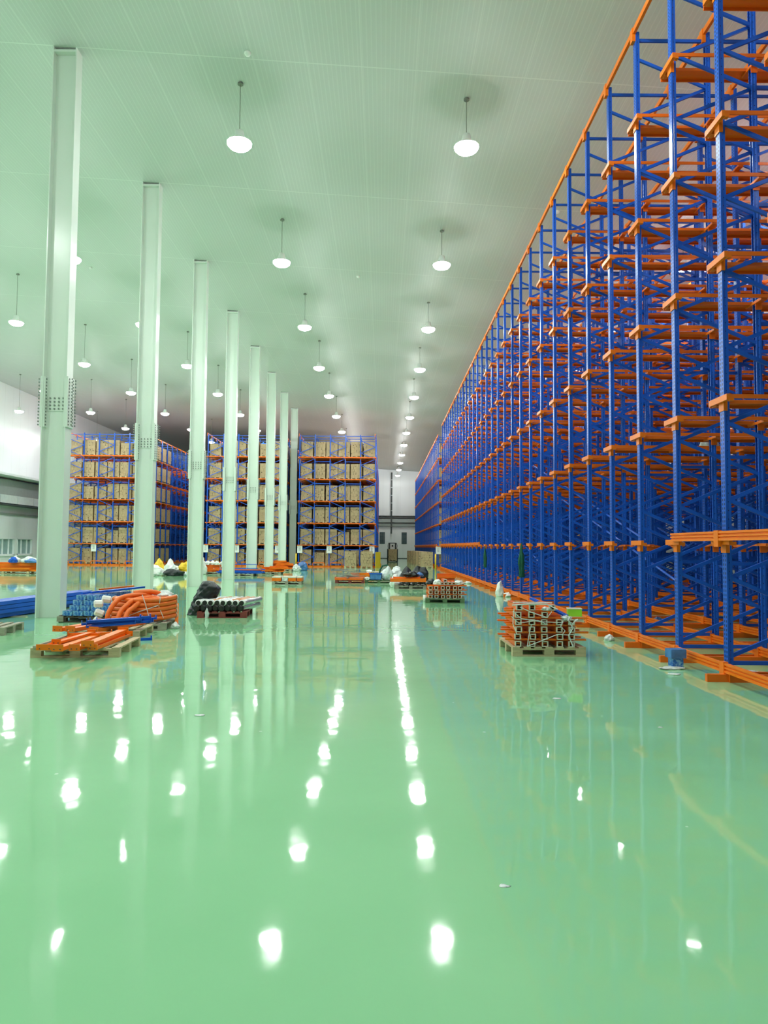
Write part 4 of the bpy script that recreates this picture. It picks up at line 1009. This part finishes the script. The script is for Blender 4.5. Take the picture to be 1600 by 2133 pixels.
lump('black_sack', (1.02, 30.2, 0.0), (0.6, 0.5, 0.55), 'bag_black', 'black sack before the large grey white bag', 'sack', seed=84)
for i in range(9):
    a = R.uniform(-0.35, 0.35); zz = 0.001+0.05*(i//2); x = -0.95+R.uniform(-.1, .1); y = 32.4+0.3*(i % 2)
    steel_beam('orange_beam', (x-0.5*math.cos(a), y-0.5*math.sin(a), zz+0.05), (x+0.5*math.cos(a), y+0.5*math.sin(a), zz+0.05), 0.09, 0.05, 'orange2', 'orange beam in the small heap behind the grey braces, %s up' % ORD[i], 'small orange heap behind the grey braces', conn=False)
lump('plastic_bag', (-0.6, 32.5, 0.30), (0.3, 0.25, 0.14), 'bag_white', 'white bag on the small orange heap', 'plastic bag', seed=85)

# small low pallet in mid floor
far_pallet('low grey pallet alone on the open floor left of centre', -3.74, 27.95, 0.04, 1.15, 1.0, 'woodgrey')
for i, (x, mm, w_) in enumerate(((-4.13, 'orange2', 0.34), (-3.80, 'debris', 0.22), (-3.52, 'orange2', 0.30), (-3.24, 'orange', 0.18))):
    t = empty('wrapped_bundle', (x, 27.7, 0.131), label='%s wrapped bundle on the low lone pallet, %s from left' % ({'orange2': 'orange', 'orange': 'dark orange', 'debris': 'white'}[mm], ORD[i]), cat='bundle', group='bundles on the low lone pallet')
    link('bundle_core', MB().box(-w_/2, -0.2, 0, w_/2, 0.5, 0.17).mesh('b', mm), t)
    link('film_top', MB().box(-w_/2-0.005, -0.205, 0.13, w_/2+0.005, 0.5, 0.18).mesh('b', 'cap'), t)

# piles near the columns, far left
pile(-7.05, 35.2, 0, 1.4, 1.0, 4, 5, 'blue', 'flat blue steel pile between the fourth and sixth column', bl=2.2, bw=0.09, bh=0.05, jit=0.06, z0=0.131)
tag(link('steel_stand', MB().tube([(-0.6, 0, 0), (-0.6, 0, 0.55), (0.55, 0, 0.55), (0.55, 0, 0.0)], 0.02, 6).tube([(-0.6, 0, 0.35), (0.55, 0, 0.35)], 0.018, 6).mesh('f', 'blue'), None, (-6.95, 35.9, 0)), 'upright thin blue tube frame behind the blue steel pile', 'frame')
lump('plastic_bag', (-7.9, 35.9, 0.0), (0.5, 0.4, 0.95), 'bag_white', 'tall white bag behind the left end of the blue steel pile', 'plastic bag', seed=90)
pile(-5.9, 37.6, 0, 1.1, 1.0, 5, 5, 'orange2', 'small orange pile right of the fifth column', bl=1.0, bw=0.09, bh=0.05, jit=0.9, pm='woodgrey')
pile(-6.05, 42.4, 0, 1.3, 1.0, 6, 3, 'orange2', 'tall orange pile by the sixth column', bl=1.2, bw=0.11, bh=0.08, jit=0.7, pm='woodlight')
lump('plastic_bag', (-5.15, 42.2, 0.0), (0.5, 0.4, 0.42), 'debris', 'grey bag right of the tall orange pile', 'plastic bag', seed=91)
lump('blue_bundle', (-4.9, 43.4, 0.0), (0.6, 0.4, 0.55), 'bluefilm', 'blue bundle behind the grey bag at the tall orange pile', 'bundle', seed=92)
pile(-9.15, 37.2, 0, 1.4, 1.1, 5, 4, 'orange', 'orange and white scrap pile between third and fourth column', bl=1.3, bw=0.1, bh=0.07, jit=0.7, endw=True)
for i in range(6):
    lump('plastic_bag', (-9.7+0.26*i, 36.9+0.2*(i % 2), 0.49), (0.3, 0.25, 0.2), 'bag_white', 'white bag on the orange and white scrap pile, %s from left' % ORD[i], 'plastic bag', 'white bags on the scrap pile', seed=93+i)
far_pallet('dark pallet under rubbish between second and third column', -10.35, 35.6, 0, 1.2, 1.0, 'wooddark')
for i, (x, y, zz, sx, sz, mm, lab) in enumerate(((-11.15, 34.4, 0, 0.9, 0.5, 'bag_white', 'large white rubbish bag right of the second column'), (-11.3, 34.0, 0, 0.7, 0.22, 'bag_white', 'flat white rubbish bag in front of the large one'),
      (-10.9, 36.2, 0, 0.6, 0.7, 'bag_white', 'tall white rubbish bag behind the second column pile'), (-11.5, 36.4, 0, 0.5, 0.75, 'yellow', 'yellow bag behind the second column'),
      (-10.2, 34.5, 0, 0.9, 0.35, 'bag_black', 'black rubbish heap before the dark pallet'), (-10.0, 35.6, 0.131, 0.55, 0.55, 'yellow', 'yellow and white bag on the dark pallet'),
      (-9.35, 36.3, 0.0, 0.55, 0.95, 'bag_white', 'tall white bag left of the third column'), (-10.5, 35.7, 0.131, 0.6, 0.36, 'debris', 'grey film heap on the dark pallet'),
      (-12.6, 38.0, 0, 0.4, 0.5, 'yellow', 'yellow bag left of the second column'), (-9.7, 34.8, 0, 0.5, 0.2, 'debris', 'pale scraps before the third column'))):
    lump('rubbish_bag', (x, y, zz), (sx, 0.45, sz), mm, lab, 'rubbish bag', seed=110+i, crease=0.14)
# far left heap of long orange beams
pile(-19.0, 35.9, 0, 2.6, 1.1, 5, 4, 'orange2', 'long orange beam heap at the left edge', bl=3.3, bw=0.12, bh=0.085, jit=0.22, pm='woodlight')
for i, (x, zz, mm, lab, sx) in enumerate(((-17.9, 0.56, 'bag_white', 'white bag on the right end of the long orange heap', 0.7), (-18.6, 0.56, 'bag_white', 'white bag on the middle of the long orange heap', 0.5),
                                     (-17.6, 0.56, 'bluefilm', 'blue bundle on the right end of the long orange heap', 0.6), (-18.5, 0.56, 'blue', 'small dark blue bundle on the long orange heap', 0.4), (-20.0, 0.56, 'orange', 'red orange bundle at the left of the long orange heap', 0.6))):
    lump('wrapped_bundle', (x, 35.7 if i in (0, 1, 4) else 35.4, zz), (sx, 0.4, 0.30 if i != 2 else 0.2), mm, lab, 'bundle', seed=130+i)
